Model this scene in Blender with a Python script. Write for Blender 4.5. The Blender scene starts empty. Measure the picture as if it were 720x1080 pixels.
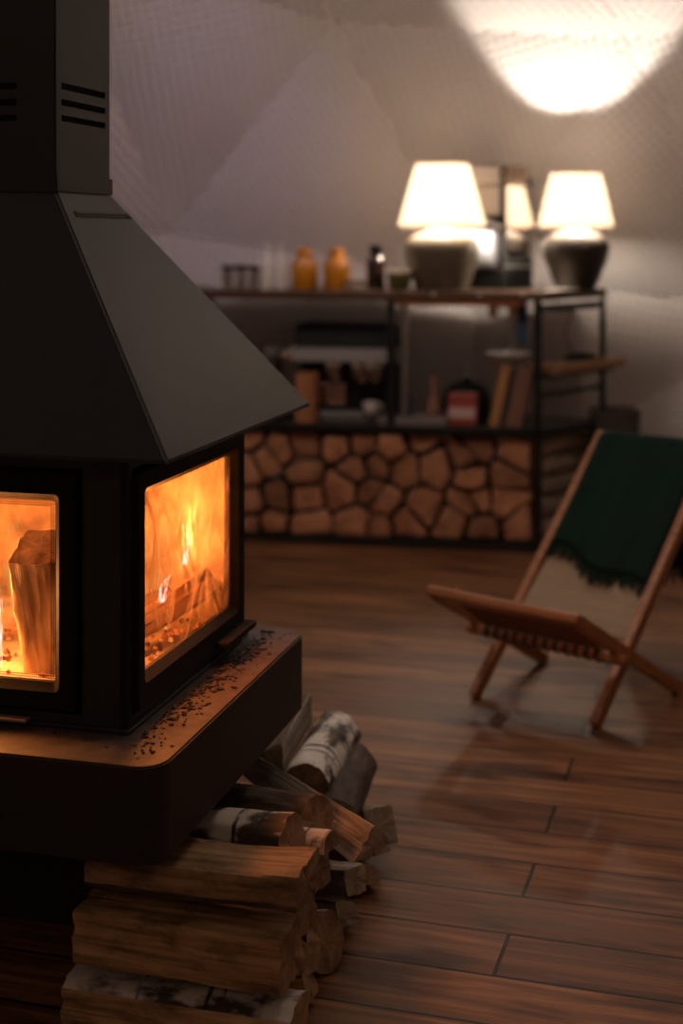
import bpy, bmesh, math, random
from mathutils import Vector, Matrix, noise as mnoise
C = bpy.context.scene.collection
SC = bpy.context.scene
PI = math.pi
F, YH, H = 1500.0, 250.0, 1.25          # focal length in px (720x1080 frame), horizon row, eye height

def P(px, py, Y):
    return Vector(((px - 360) / F * Y, Y, H - (py - YH) * Y / F))

# ------------------------------------------------------------------ materials
def nt(name):
    m = bpy.data.materials.new(name); m.use_nodes = True
    n = m.node_tree.nodes; l = m.node_tree.links
    return m, n, l, n['Principled BSDF'], n['Material Output']

def N(n, t, **kw):
    x = n.new(t)
    for k, v in kw.items():
        if k.startswith('i_'): x.inputs[k[2:].replace('_', ' ')].default_value = v
        else: setattr(x, k, v)
    return x

def ramp(n, stops):
    r = n.new('ShaderNodeValToRGB'); e = r.color_ramp.elements
    while len(e) < len(stops): e.new(0.5)
    for i, (p, c) in enumerate(stops):
        e[i].position = p; e[i].color = (c[0], c[1], c[2], 1)
    return r

def mapping(n, l, coord='Object', scale=(1, 1, 1), rot=(0, 0, 0)):
    t = n.new('ShaderNodeTexCoord'); mp = n.new('ShaderNodeMapping')
    mp.inputs['Scale'].default_value = scale; mp.inputs['Rotation'].default_value = rot
    l.new(t.outputs[coord], mp.inputs['Vector']); return mp

def plain(name, col, rough=.5, metal=0., bump=0., bscale=60., var=.12, spec=.5, trans=0., coat=0.):
    m, n, l, b, o = nt(name)
    mp = mapping(n, l)
    ns = N(n, 'ShaderNodeTexNoise'); ns.inputs['Scale'].default_value = bscale; ns.inputs['Detail'].default_value = 5
    l.new(mp.outputs[0], ns.inputs['Vector'])
    lo = [c * (1 - var) for c in col]; hi = [min(1, c * (1 + var)) for c in col]
    r = ramp(n, [(.3, lo), (.7, hi)]); l.new(ns.outputs['Fac'], r.inputs[0]); l.new(r.outputs[0], b.inputs['Base Color'])
    b.inputs['Roughness'].default_value = rough; b.inputs['Metallic'].default_value = metal
    b.inputs['Specular IOR Level'].default_value = spec
    b.inputs['Transmission Weight'].default_value = trans
    b.inputs['Coat Weight'].default_value = coat
    if bump:
        bp = N(n, 'ShaderNodeBump'); bp.inputs['Strength'].default_value = bump; bp.inputs['Distance'].default_value = .002
        l.new(ns.outputs['Fac'], bp.inputs['Height']); l.new(bp.outputs[0], b.inputs['Normal'])
    return m

def wood(name, stops, scale=(3, 40, 40), rough=.6, bump=.4, rnd=.25, blotch=0., spec=.4):
    """Grain running along local X; each object gets a little hue and value of its own."""
    m, n, l, b, o = nt(name)
    mp = mapping(n, l, scale=scale)
    oi = n.new('ShaderNodeObjectInfo')
    ad = N(n, 'ShaderNodeVectorMath', operation='ADD')
    sc = N(n, 'ShaderNodeVectorMath', operation='SCALE'); sc.inputs[3].default_value = 37.
    cb = n.new('ShaderNodeCombineXYZ')
    for k in range(3): l.new(oi.outputs['Random'], cb.inputs[k])
    l.new(cb.outputs[0], sc.inputs[0]); l.new(mp.outputs[0], ad.inputs[0]); l.new(sc.outputs[0], ad.inputs[1])
    ns = N(n, 'ShaderNodeTexNoise'); ns.inputs['Scale'].default_value = 1; ns.inputs['Detail'].default_value = 7
    ns.inputs['Roughness'].default_value = .65; ns.inputs['Distortion'].default_value = .6
    l.new(ad.outputs[0], ns.inputs['Vector'])
    r = ramp(n, stops); l.new(ns.outputs['Fac'], r.inputs[0])
    hs = n.new('ShaderNodeHueSaturation')
    mr = N(n, 'ShaderNodeMapRange'); mr.inputs['To Min'].default_value = 1 - rnd; mr.inputs['To Max'].default_value = 1 + rnd
    l.new(oi.outputs['Random'], mr.inputs['Value']); l.new(mr.outputs[0], hs.inputs['Value']); l.new(r.outputs[0], hs.inputs['Color'])
    mpb = mapping(n, l, scale=(9, 16, 16)); adb = N(n, 'ShaderNodeVectorMath', operation='ADD')
    l.new(mpb.outputs[0], adb.inputs[0]); l.new(sc.outputs[0], adb.inputs[1])
    nb = N(n, 'ShaderNodeTexNoise'); nb.inputs['Scale'].default_value = 1.2; nb.inputs['Detail'].default_value = 6; nb.inputs['Roughness'].default_value = .7
    l.new(adb.outputs[0], nb.inputs['Vector'])
    rb = ramp(n, [(.34, (1 - blotch,) * 3), (.52, (1, 1, 1))]); l.new(nb.outputs['Fac'], rb.inputs[0])
    mb = N(n, 'ShaderNodeMix', data_type='RGBA', blend_type='MULTIPLY'); mb.inputs[0].default_value = 1
    l.new(hs.outputs[0], mb.inputs[6]); l.new(rb.outputs[0], mb.inputs[7]); l.new(mb.outputs[2], b.inputs['Base Color'])
    b.inputs['Roughness'].default_value = rough; b.inputs['Specular IOR Level'].default_value = spec
    bp = N(n, 'ShaderNodeBump'); bp.inputs['Strength'].default_value = bump; bp.inputs['Distance'].default_value = .004
    l.new(ns.outputs['Fac'], bp.inputs['Height']); l.new(bp.outputs[0], b.inputs['Normal'])
    return m

def birch_bark():
    m, n, l, b, o = nt('birch_bark')
    mp = mapping(n, l, scale=(60, 7, 7))
    oi = n.new('ShaderNodeObjectInfo'); cb = n.new('ShaderNodeCombineXYZ')
    sc = N(n, 'ShaderNodeVectorMath', operation='SCALE'); sc.inputs[3].default_value = 31.
    for k in range(3): l.new(oi.outputs['Random'], cb.inputs[k])
    l.new(cb.outputs[0], sc.inputs[0])
    ad = N(n, 'ShaderNodeVectorMath', operation='ADD'); l.new(mp.outputs[0], ad.inputs[0]); l.new(sc.outputs[0], ad.inputs[1])
    n1 = N(n, 'ShaderNodeTexNoise'); n1.inputs['Scale'].default_value = 1; n1.inputs['Detail'].default_value = 3
    l.new(ad.outputs[0], n1.inputs['Vector'])
    r1 = ramp(n, [(.33, (.045, .03, .025)), (.42, (.6, .54, .48))]); l.new(n1.outputs['Fac'], r1.inputs[0])
    mp2 = mapping(n, l, scale=(7, 14, 14)); ad2 = N(n, 'ShaderNodeVectorMath', operation='ADD')
    l.new(mp2.outputs[0], ad2.inputs[0]); l.new(sc.outputs[0], ad2.inputs[1])
    n2 = N(n, 'ShaderNodeTexNoise'); n2.inputs['Scale'].default_value = 1.3; n2.inputs['Detail'].default_value = 5
    l.new(ad2.outputs[0], n2.inputs['Vector'])
    r2 = ramp(n, [(.5, (1, 1, 1)), (.58, (.1, .075, .06))]); l.new(n2.outputs['Fac'], r2.inputs[0])
    mx = N(n, 'ShaderNodeMix', data_type='RGBA', blend_type='MULTIPLY'); mx.inputs[0].default_value = 1
    l.new(r1.outputs[0], mx.inputs[6]); l.new(r2.outputs[0], mx.inputs[7]); l.new(mx.outputs[2], b.inputs['Base Color'])
    b.inputs['Roughness'].default_value = .65
    bp = N(n, 'ShaderNodeBump'); bp.inputs['Strength'].default_value = .6; bp.inputs['Distance'].default_value = .003
    l.new(n2.outputs['Fac'], bp.inputs['Height']); l.new(bp.outputs[0], b.inputs['Normal'])
    return m

def fabric_tent():
    m, n, l, b, o = nt('quilted_tent_fabric')
    uv = n.new('ShaderNodeUVMap')
    sp = n.new('ShaderNodeSeparateXYZ'); l.new(uv.outputs[0], sp.inputs[0])
    def wave(sign):
        ad = N(n, 'ShaderNodeMath', operation='ADD' if sign > 0 else 'SUBTRACT')
        l.new(sp.outputs[0], ad.inputs[0]); l.new(sp.outputs[1], ad.inputs[1])
        mu = N(n, 'ShaderNodeMath', operation='MULTIPLY'); mu.inputs[1].default_value = PI / .056; l.new(ad.outputs[0], mu.inputs[0])
        s = N(n, 'ShaderNodeMath', operation='SINE'); l.new(mu.outputs[0], s.inputs[0])
        a = N(n, 'ShaderNodeMath', operation='ABSOLUTE'); l.new(s.outputs[0], a.inputs[0]); return a
    w1, w2 = wave(1), wave(-1)
    mn = N(n, 'ShaderNodeMath', operation='MINIMUM'); l.new(w1.outputs[0], mn.inputs[0]); l.new(w2.outputs[0], mn.inputs[1])
    pw = N(n, 'ShaderNodeMath', operation='POWER'); pw.inputs[1].default_value = .5; l.new(mn.outputs[0], pw.inputs[0])
    r = ramp(n, [(0., (.36, .32, .31)), (.6, (.68, .63, .61))]); l.new(pw.outputs[0], r.inputs[0])
    l.new(r.outputs[0], b.inputs['Base Color']); b.inputs['Roughness'].default_value = .9; b.inputs['Specular IOR Level'].default_value = .15
    bp = N(n, 'ShaderNodeBump'); bp.inputs['Strength'].default_value = .8; bp.inputs['Distance'].default_value = .014
    l.new(pw.outputs[0], bp.inputs['Height']); l.new(bp.outputs[0], b.inputs['Normal'])
    return m

def floor_mat():
    m, n, l, b, o = nt('floor_boards')
    t = n.new('ShaderNodeTexCoord')
    br = N(n, 'ShaderNodeTexBrick', offset=.43, offset_frequency=2, squash=1)
    br.inputs['Scale'].default_value = 1; br.inputs['Brick Width'].default_value = 4.6; br.inputs['Row Height'].default_value = .15
    br.inputs['Mortar Size'].default_value = .0036; br.inputs['Mortar Smooth'].default_value = .3; br.inputs['Bias'].default_value = 0
    br.inputs['Color1'].default_value = (0, 0, 0, 1); br.inputs['Color2'].default_value = (1, 1, 1, 1); br.inputs['Mortar'].default_value = (.5, .5, .5, 1)
    l.new(t.outputs['Object'], br.inputs['Vector'])
    # grain, shifted board by board
    mp = n.new('ShaderNodeMapping'); mp.inputs['Scale'].default_value = (1.6, 26, 1); l.new(t.outputs['Object'], mp.inputs['Vector'])
    sc = N(n, 'ShaderNodeVectorMath', operation='SCALE'); sc.inputs[3].default_value = 9; l.new(br.outputs['Color'], sc.inputs[0])
    ad = N(n, 'ShaderNodeVectorMath', operation='ADD'); l.new(mp.outputs[0], ad.inputs[0]); l.new(sc.outputs[0], ad.inputs[1])
    ns = N(n, 'ShaderNodeTexNoise'); ns.inputs['Scale'].default_value = 1; ns.inputs['Detail'].default_value = 8; ns.inputs['Distortion'].default_value = 1.2
    ns.inputs['Roughness'].default_value = .6
    l.new(ad.outputs[0], ns.inputs['Vector'])
    g = ramp(n, [(.27, (.036, .014, .0055)), (.5, (.165, .070, .029)), (.73, (.33, .165, .082))]); l.new(ns.outputs['Fac'], g.inputs[0])
    # dark knots and stains
    mp2 = n.new('ShaderNodeMapping'); mp2.inputs['Scale'].default_value = (2.2, 9, 1); l.new(t.outputs['Object'], mp2.inputs['Vector'])
    n2 = N(n, 'ShaderNodeTexNoise'); n2.inputs['Scale'].default_value = 1.2; n2.inputs['Detail'].default_value = 3; l.new(mp2.outputs[0], n2.inputs['Vector'])
    k = ramp(n, [(.36, (.45, .4, .36)), (.46, (1, 1, 1))]); l.new(n2.outputs['Fac'], k.inputs[0])
    mx = N(n, 'ShaderNodeMix', data_type='RGBA', blend_type='MULTIPLY'); mx.inputs[0].default_value = 1
    l.new(g.outputs[0], mx.inputs[6]); l.new(k.outputs[0], mx.inputs[7])
    tone = ramp(n, [(0, (.72, .70, .68)), (1, (1.2, 1.2, 1.2))]); l.new(br.outputs['Color'], tone.inputs[0])
    m2 = N(n, 'ShaderNodeMix', data_type='RGBA', blend_type='MULTIPLY'); m2.inputs[0].default_value = 1
    l.new(mx.outputs[2], m2.inputs[6]); l.new(tone.outputs[0], m2.inputs[7])
    gap = N(n, 'ShaderNodeMix', data_type='RGBA'); l.new(br.outputs['Fac'], gap.inputs[0]); l.new(m2.outputs[2], gap.inputs[6])
    gap.inputs[7].default_value = (.008, .005, .003, 1); l.new(gap.outputs[2], b.inputs['Base Color'])
    rr = N(n, 'ShaderNodeMapRange'); rr.inputs['To Min'].default_value = .42; rr.inputs['To Max'].default_value = .62
    l.new(ns.outputs['Fac'], rr.inputs['Value']); l.new(rr.outputs[0], b.inputs['Roughness']); b.inputs['Specular IOR Level'].default_value = .2
    hm = N(n, 'ShaderNodeMath', operation='MULTIPLY_ADD'); hm.inputs[1].default_value = -3.; l.new(br.outputs['Fac'], hm.inputs[0]); l.new(ns.outputs['Fac'], hm.inputs[2])
    bp = N(n, 'ShaderNodeBump'); bp.inputs['Strength'].default_value = .5; bp.inputs['Distance'].default_value = .002
    l.new(hm.outputs[0], bp.inputs['Height']); l.new(bp.outputs[0], b.inputs['Normal'])
    return m

def thin_glass(name, tint=(1, 1, 1), soot=0., refl=.06, dots=None, alpha=0.):
    """Pane: mostly see-through, with a reflection and a film of soot that catches the light."""
    m, n, l, b, o = nt(name); n.remove(b)
    tr = n.new('ShaderNodeBsdfTransparent'); tr.inputs[0].default_value = (*tint, 1)
    gl = n.new('ShaderNodeBsdfGlossy'); gl.inputs['Roughness'].default_value = .04
    mx = n.new('ShaderNodeMixShader'); mx.inputs[0].default_value = refl
    l.new(tr.outputs[0], mx.inputs[1]); l.new(gl.outputs[0], mx.inputs[2]); out = mx
    if soot:
        mp = mapping(n, l, scale=(5, 9, 5), rot=(.3, .5, .2))
        ns = N(n, 'ShaderNodeTexNoise'); ns.inputs['Scale'].default_value = 1.6; ns.inputs['Detail'].default_value = 7; ns.inputs['Distortion'].default_value = 2.2
        l.new(mp.outputs[0], ns.inputs['Vector'])
        mr = N(n, 'ShaderNodeMapRange'); mr.inputs['From Min'].default_value = .42; mr.inputs['From Max'].default_value = .75; mr.inputs['To Max'].default_value = soot
        l.new(ns.outputs['Fac'], mr.inputs['Value'])
        tl = n.new('ShaderNodeBsdfTranslucent'); tl.inputs[0].default_value = (.27, .21, .19, 1)
        m2 = n.new('ShaderNodeMixShader'); l.new(mr.outputs[0], m2.inputs[0]); l.new(out.outputs[0], m2.inputs[1]); l.new(tl.outputs[0], m2.inputs[2]); out = m2
    if dots:
        # printed dot border along the pane's edge (u, v come from the pane's UVs, metres from the nearest edge and along it)
        uv = n.new('ShaderNodeUVMap'); sp = n.new('ShaderNodeSeparateXYZ'); l.new(uv.outputs[0], sp.inputs[0])
        vals = []
        for k in range(2):
            mu = N(n, 'ShaderNodeMath', operation='MULTIPLY'); mu.inputs[1].default_value = PI / .0036; l.new(sp.outputs[k], mu.inputs[0])
            s = N(n, 'ShaderNodeMath', operation='SINE'); l.new(mu.outputs[0], s.inputs[0])
            a = N(n, 'ShaderNodeMath', operation='ABSOLUTE'); l.new(s.outputs[0], a.inputs[0]); vals.append(a)
        pr = N(n, 'ShaderNodeMath', operation='MULTIPLY'); l.new(vals[0].outputs[0], pr.inputs[0]); l.new(vals[1].outputs[0], pr.inputs[1])
        gt = N(n, 'ShaderNodeMath', operation='GREATER_THAN'); gt.inputs[1].default_value = .45; l.new(pr.outputs[0], gt.inputs[0])
        lt = N(n, 'ShaderNodeMath', operation='LESS_THAN'); lt.inputs[1].default_value = dots; l.new(sp.outputs[0], lt.inputs[0])
        ml = N(n, 'ShaderNodeMath', operation='MULTIPLY'); l.new(gt.outputs[0], ml.inputs[0]); l.new(lt.outputs[0], ml.inputs[1])
        df = n.new('ShaderNodeBsdfDiffuse'); df.inputs[0].default_value = (.02, .015, .012, 1)
        m3 = n.new('ShaderNodeMixShader'); l.new(ml.outputs[0], m3.inputs[0]); l.new(out.outputs[0], m3.inputs[1]); l.new(df.outputs[0], m3.inputs[2]); out = m3
    l.new(out.outputs[0], o.inputs[0]); return m

def flame_mat(name, stops, strength, thr=(.35, .7)):
    m, n, l, b, o = nt(name); n.remove(b)
    mp = mapping(n, l, coord='Generated', scale=(2.2, 2.2, 1.1))
    ns = N(n, 'ShaderNodeTexNoise'); ns.inputs['Scale'].default_value = 2.2; ns.inputs['Detail'].default_value = 4; ns.inputs['Distortion'].default_value = 1.
    l.new(mp.outputs[0], ns.inputs['Vector'])
    r = ramp(n, stops); l.new(ns.outputs['Fac'], r.inputs[0])
    em = n.new('ShaderNodeEmission'); em.inputs[1].default_value = strength; l.new(r.outputs[0], em.inputs[0])
    tr = n.new('ShaderNodeBsdfTransparent'); mx = n.new('ShaderNodeMixShader')
    mr = N(n, 'ShaderNodeMapRange'); mr.inputs['From Min'].default_value = thr[0]; mr.inputs['From Max'].default_value = thr[1]; mr.inputs['To Max'].default_value = .75
    l.new(ns.outputs['Fac'], mr.inputs['Value']); l.new(mr.outputs[0], mx.inputs[0]); l.new(tr.outputs[0], mx.inputs[1]); l.new(em.outputs[0], mx.inputs[2])
    l.new(mx.outputs[0], o.inputs[0]); return m

def shade_mat():
    m, n, l, b, o = nt('linen_lampshade'); n.remove(b)
    mp = mapping(n, l, scale=(1, 1, 1)); wv = N(n, 'ShaderNodeTexNoise'); wv.inputs['Scale'].default_value = 90; l.new(mp.outputs[0], wv.inputs['Vector'])
    r = ramp(n, [(.3, (.84, .77, .68)), (.7, (.92, .86, .78))]); l.new(wv.outputs['Fac'], r.inputs[0])
    d = n.new('ShaderNodeBsdfDiffuse'); t = n.new('ShaderNodeBsdfTranslucent'); l.new(r.outputs[0], d.inputs[0]); l.new(r.outputs[0], t.inputs[0])
    mx = n.new('ShaderNodeMixShader'); mx.inputs[0].default_value = SHADE_T
    l.new(d.outputs[0], mx.inputs[1]); l.new(t.outputs[0], mx.inputs[2]); l.new(mx.outputs[0], o.inputs[0]); return m
SHADE_T = .40

def glow_mat(name, col, s):
    m, n, l, b, o = nt(name); n.remove(b)
    mp = mapping(n, l); ns = N(n, 'ShaderNodeTexNoise'); ns.inputs['Scale'].default_value = 45; ns.inputs['Detail'].default_value = 4; l.new(mp.outputs[0], ns.inputs['Vector'])
    r = ramp(n, [(.4, (.02, .004, .001)), (.52, col), (.7, (1, .45, .1))]); l.new(ns.outputs['Fac'], r.inputs[0])
    e = n.new('ShaderNodeEmission'); e.inputs[1].default_value = s; l.new(r.outputs[0], e.inputs[0]); l.new(e.outputs[0], o.inputs[0]); return m

M = {}
M['steel'] = plain('black_stove_steel', (.0155, .0148, .014), rough=.5, bump=.15, bscale=160, var=.15, spec=.4)
M['steel_dark'] = plain('dark_recess', (.004, .004, .004), rough=.8)
M['plinth'] = plain('matt_black_plinth', (.020, .015, .012), rough=.5, bump=.1, bscale=90, var=.3, spec=.35)
M['plinth_top'] = plain('dusty_plinth_top', (.085, .06, .05), rough=.6, bump=.1, bscale=40, var=.35, spec=.3)
M['door'] = plain('cast_door_frame', (.009, .008, .007), rough=.7, bump=.2, bscale=200, spec=.15)
M['brick'] = plain('firebox_lining', (.46, .33, .22), rough=.9, bump=.6, bscale=14, var=.55)
M['ash'] = plain('soot_crumb', (.035, .028, .022), rough=.9, var=.6)
M['tan'] = wood('split_birch_face', [(.28, (.12, .06, .025)), (.5, (.42, .245, .11)), (.75, (.60, .40, .215))], scale=(4, 60, 60), bump=.9, blotch=.6)
M['grey_split'] = wood('weathered_split_face', [(.25, (.14, .10, .075)), (.5, (.34, .27, .21)), (.75, (.50, .42, .34))], scale=(4, 60, 60), bump=.9, blotch=.5)
M['endgrain'] = wood('log_end_grain', [(.3, (.17, .09, .045)), (.55, (.30, .18, .095)), (.8, (.42, .27, .155))], scale=(24, 24, 24), bump=.9, blotch=.5)
M['pale_end'] = wood('pale_log_end', [(.3, (.24, .17, .11)), (.6, (.42, .32, .22)), (.8, (.55, .44, .32))], scale=(24, 24, 24), bump=.9, blotch=.4)
M['bark'] = wood('brown_bark', [(.3, (.03, .02, .015)), (.55, (.105, .07, .05)), (.75, (.22, .16, .12))], scale=(10, 26, 26), bump=1., rough=.85)
M['birch'] = birch_bark()
M['salmon'] = wood('alder_log_end', [(.28, (.26, .10, .05)), (.5, (.46, .20, .10)), (.8, (.58, .30, .165))], scale=(9, 9, 9), rnd=.32, bump=.6, blotch=.35)
M['salmon_side'] = wood('alder_split_side', [(.28, (.16, .08, .045)), (.5, (.32, .18, .1)), (.8, (.45, .26, .16))], rnd=.2)
M['fire_wood'] = wood('firelit_split_face', [(.28, (.22, .10, .04)), (.5, (.62, .40, .2)), (.75, (.8, .58, .34))], scale=(4, 60, 60), bump=.8)  # split-wood colour brightened to carry the flame's light
M['charred'] = wood('charred_log', [(.3, (.03, .018, .012)), (.52, (.16, .075, .035)), (.75, (.42, .22, .1))], bump=.8)
M['fabric'] = fabric_tent()
M['floor'] = floor_mat()
M['ceramic'] = plain('stoneware_glaze', (.115, .088, .058), rough=.42, bump=.1, bscale=30, var=.2, spec=.5)
M['ceramic_dark'] = plain('dark_stoneware_glaze', (.028, .02, .013), rough=.4, bump=.1, bscale=30, var=.2)
M['ceramic_pale'] = plain('cream_stoneware_glaze', (.62, .5, .36), rough=.45, bump=.1, bscale=30, var=.08)
M['shade'] = shade_mat()
M['counter'] = wood('dark_counter_wood', [(.3, (.055, .028, .016)), (.6, (.12, .062, .036)), (.8, (.18, .10, .06))], scale=(4, 40, 40), rough=.35, bump=.15, rnd=.05)
M['iron'] = plain('black_iron_frame', (.018, .015, .014), rough=.45, metal=.4, bscale=90)
M['copper'] = plain('copper_rail', (.6, .24, .11), rough=.35, metal=.8)
M['grey_tube'] = plain('brushed_tube', (.45, .42, .4), rough=.35, metal=.9)
M['orange_wood'] = wood('orange_chair_wood', [(.3, (.19, .065, .02)), (.55, (.35, .135, .045)), (.8, (.47, .2, .08))], scale=(3, 60, 60), rough=.42, bump=.1, rnd=.03)
M['cord'] = plain('cream_cord', (.50, .39, .27), rough=.85, bump=.5, bscale=300)
M['cord_dark'] = plain('brown_cord', (.22, .1, .05), rough=.85, bump=.5, bscale=300)
M['green'] = plain('dark_green_wool', (.008, .022, .015), rough=.95, bump=.9, bscale=220, var=.35, spec=.1)
M['clear'] = thin_glass('clear_glass', (.9, .88, .86), refl=.34)
M['bulb_glass'] = thin_glass('bulb_glass', (1, 1, 1), refl=.03)
M['amber'] = plain('amber_glass', (.78, .30, .012), rough=.08, trans=.3, var=.05, coat=1.)
M['amber_fill'] = plain('amber_contents', (.75, .33, .02), rough=.5, var=.1)
M['dark_glass'] = plain('dark_bottle_glass', (.02, .008, .006), rough=.08, coat=.5)
M['white'] = plain('white_ceramic', (.78, .74, .69), rough=.35, var=.04)
M['black_plastic'] = plain('black_plastic', (.006, .006, .006), rough=.6, spec=.25)
M['black_gloss'] = plain('black_gloss', (.008, .007, .007), rough=.12)
M['chrome'] = plain('polished_steel', (.8, .76, .72), rough=.07, metal=1., var=.02)
M['satin'] = plain('satin_steel', (.26, .24, .235), rough=.45, metal=.6, var=.05)
M['pale_grey'] = plain('pale_grey_plastic', (.30, .31, .35), rough=.4, var=.04)
M['mid_grey'] = plain('warm_grey_panel', (.2, .17, .155), rough=.45, var=.06)
M['olive'] = plain('olive_glaze', (.10, .085, .03), rough=.4)
M['wax'] = plain('pale_wax', (.85, .8, .66), rough=.5, var=.04)
M['red'] = plain('red_card', (.34, .06, .045), rough=.5)
M['pink'] = plain('pale_label', (.6, .42, .38), rough=.5)
M['paper'] = plain('page_block', (.55, .44, .32), rough=.8, bump=.4, bscale=200)
M['tan_cover'] = plain('tan_book_cover', (.46, .21, .075), rough=.55)
M['brown_cover'] = plain('brown_book_cover', (.25, .12, .08), rough=.55)
M['dark_cover'] = plain('charcoal_book_cover', (.05, .035, .032), rough=.5)
M['blue'] = plain('blue_bottle', (.045, .06, .13), rough=.3)
M['blue_cloth'] = plain('slate_blue_cloth', (.10, .17, .26), rough=.8)
M['orange_box'] = wood('orange_wooden_box', [(.3, (.32, .12, .05)), (.6, (.46, .19, .08)), (.8, (.5, .23, .11))], scale=(30, 30, 3), rnd=.05)
M['tray'] = plain('grey_tray', (.20, .17, .16), rough=.5)
M['shelf_wood'] = wood('side_shelf_wood', [(.3, (.2, .1, .045)), (.6, (.34, .18, .085)), (.8, (.42, .24, .12))], scale=(4, 40, 40), rnd=.05)
M['cable'] = plain('black_cable', (.01, .01, .01), rough=.5)
M['wicker'] = plain('dark_wicker', (.06, .045, .035), rough=.8, bump=1, bscale=70, var=.5)
M['paper_white'] = plain('white_cloth', (.8, .74, .68), rough=.8, var=.04)
M['tan_cup'] = plain('tan_cup_glaze', (.6, .36, .24), rough=.45)
M['steel_bolt'] = plain('steel_bolt', (.8, .75, .7), rough=.12, metal=1)
M['glass_front'] = thin_glass('stove_glass', (1, 1, 1), soot=.35, refl=.05, dots=.011)
M['glass_side'] = thin_glass('sooty_stove_glass', (1, 1, 1), soot=.95, refl=.08)
M['flame'] = flame_mat('flame_body', [(.3, (1, .16, .015)), (.5, (1, .38, .05)), (.7, (1, .60, .18))], .8, (.45, .95))
M['flame_pale'] = flame_mat('pale_flame', [(.3, (.5, .42, .75)), (.5, (1, .8, .62)), (.7, (1, .95, .85))], 2.0, (.46, .75))
M['ember'] = glow_mat('glowing_embers', (1, .12, .015), .9)

# ------------------------------------------------------------------ mesh helpers
def link(name, bm, mats, parent=None, smooth=None, recalc=True):
    if recalc: bmesh.ops.recalc_face_normals(bm, faces=bm.faces[:])
    me = bpy.data.meshes.new(name); bm.to_mesh(me); bm.free()
    for m in (mats if isinstance(mats, (list, tuple)) else [mats]): me.materials.append(M[m] if isinstance(m, str) else m)
    if smooth is not None:
        for p in me.polygons: p.use_smooth = True
        me.set_sharp_from_angle(angle=math.radians(smooth))
    o = bpy.data.objects.new(name, me); C.objects.link(o)
    if parent: o.parent = parent
    return o

def tag(o, label, cat, group=None, kind=None):
    o['label'] = label; o['category'] = cat
    if group: o['group'] = group
    if kind: o['kind'] = kind
    return o

def thing(name, label, cat, loc=(0, 0, 0), rz=0, group=None):
    o = bpy.data.objects.new(name, None); C.objects.link(o); o.empty_display_size = .1
    o.location = loc; o.rotation_euler = (0, 0, rz); return tag(o, label, cat, group)

def merge(bm, src, mat=0, M4=None):
    if M4 is not None: bmesh.ops.transform(src, matrix=M4, verts=src.verts[:])
    me = bpy.data.meshes.new('t'); src.to_mesh(me); src.free()
    k = len(bm.faces); bm.from_mesh(me); bpy.data.meshes.remove(me)
    bm.faces.ensure_lookup_table()
    if mat:
        for f in bm.faces[k:]: f.material_index = mat

def box(bm, x0, x1, y0, y1, z0, z1, bev=0., mat=0, M4=None, seg=2):
    b = bmesh.new(); bmesh.ops.create_cube(b, size=1)
    bmesh.ops.transform(b, matrix=Matrix.Translation(((x0 + x1) / 2, (y0 + y1) / 2, (z0 + z1) / 2)) @ Matrix.Diagonal((abs(x1 - x0), abs(y1 - y0), abs(z1 - z0), 1)), verts=b.verts[:])
    if bev: bmesh.ops.bevel(b, geom=b.edges[:], offset=bev, segments=seg, affect='EDGES', profile=.5)
    merge(bm, b, mat, M4)

def prism(bm, poly, z0, z1, bev=0., mat=0, M4=None):
    b = bmesh.new()
    vs = [b.verts.new((x, y, z0)) for x, y in poly]; f = b.faces.new(vs)
    r = bmesh.ops.extrude_face_region(b, geom=[f]); up = [v for v in r['geom'] if isinstance(v, bmesh.types.BMVert)]
    bmesh.ops.translate(b, verts=up, vec=(0, 0, z1 - z0))
    bmesh.ops.recalc_face_normals(b, faces=b.faces[:])
    if bev: bmesh.ops.bevel(b, geom=b.edges[:], offset=bev, segments=2, affect='EDGES', profile=.5)
    merge(bm, b, mat, M4)

def lathe(bm, prof, seg=32, mat=0, M4=None, caps=False):
    b = bmesh.new(); rings = []
    for r, z in prof:
        if r < 1e-5: rings.append([b.verts.new((0, 0, z))])
        else: rings.append([b.verts.new((r * math.cos(2 * PI * i / seg), r * math.sin(2 * PI * i / seg), z)) for i in range(seg)])
    for a, c in zip(rings, rings[1:]):
        for i in range(seg):
            j = (i + 1) % seg
            if len(a) == 1 and len(c) == 1: continue
            if len(a) == 1: b.faces.new((a[0], c[i], c[j]))
            elif len(c) == 1: b.faces.new((a[i], a[j], c[0]))
            else: b.faces.new((a[i], a[j], c[j], c[i]))
    merge(bm, b, mat, M4)

def tube(bm, pts, r, seg=8, mat=0):
    b = bmesh.new(); pts = [Vector(p) for p in pts]; rings = []
    for i, p in enumerate(pts):
        d = (pts[min(i + 1, len(pts) - 1)] - pts[max(i - 1, 0)]).normalized()
        a = d.orthogonal().normalized() if i == 0 else (rings_a - d * rings_a.dot(d)).normalized()
        rings_a = a; c = d.cross(a); rr = r[i] if isinstance(r, (list, tuple)) else r
        rings.append([b.verts.new(p + a * rr * math.cos(2 * PI * k / seg) + c * rr * math.sin(2 * PI * k / seg)) for k in range(seg)])
    for A, B in zip(rings, rings[1:]):
        for k in range(seg): b.faces.new((A[k], A[(k + 1) % seg], B[(k + 1) % seg], B[k]))
    b.faces.new(rings[0][::-1]); b.faces.new(rings[-1]); merge(bm, b, mat)

def beam(bm, a, b_, w, h, up=(0, 0, 1), bev=.003, mat=0):
    """Bar of section w x h from a to b."""
    a, b_ = Vector(a), Vector(b_); d = (b_ - a); L = d.length; x = d.normalized()
    y = Vector(up).cross(x).normalized(); z = x.cross(y)
    R = Matrix((x, y, z)).transposed().to_4x4(); R.translation = (a + b_) / 2
    box(bm, -L / 2, L / 2, -w / 2, w / 2, -h / 2, h / 2, bev, mat, R)

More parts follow.
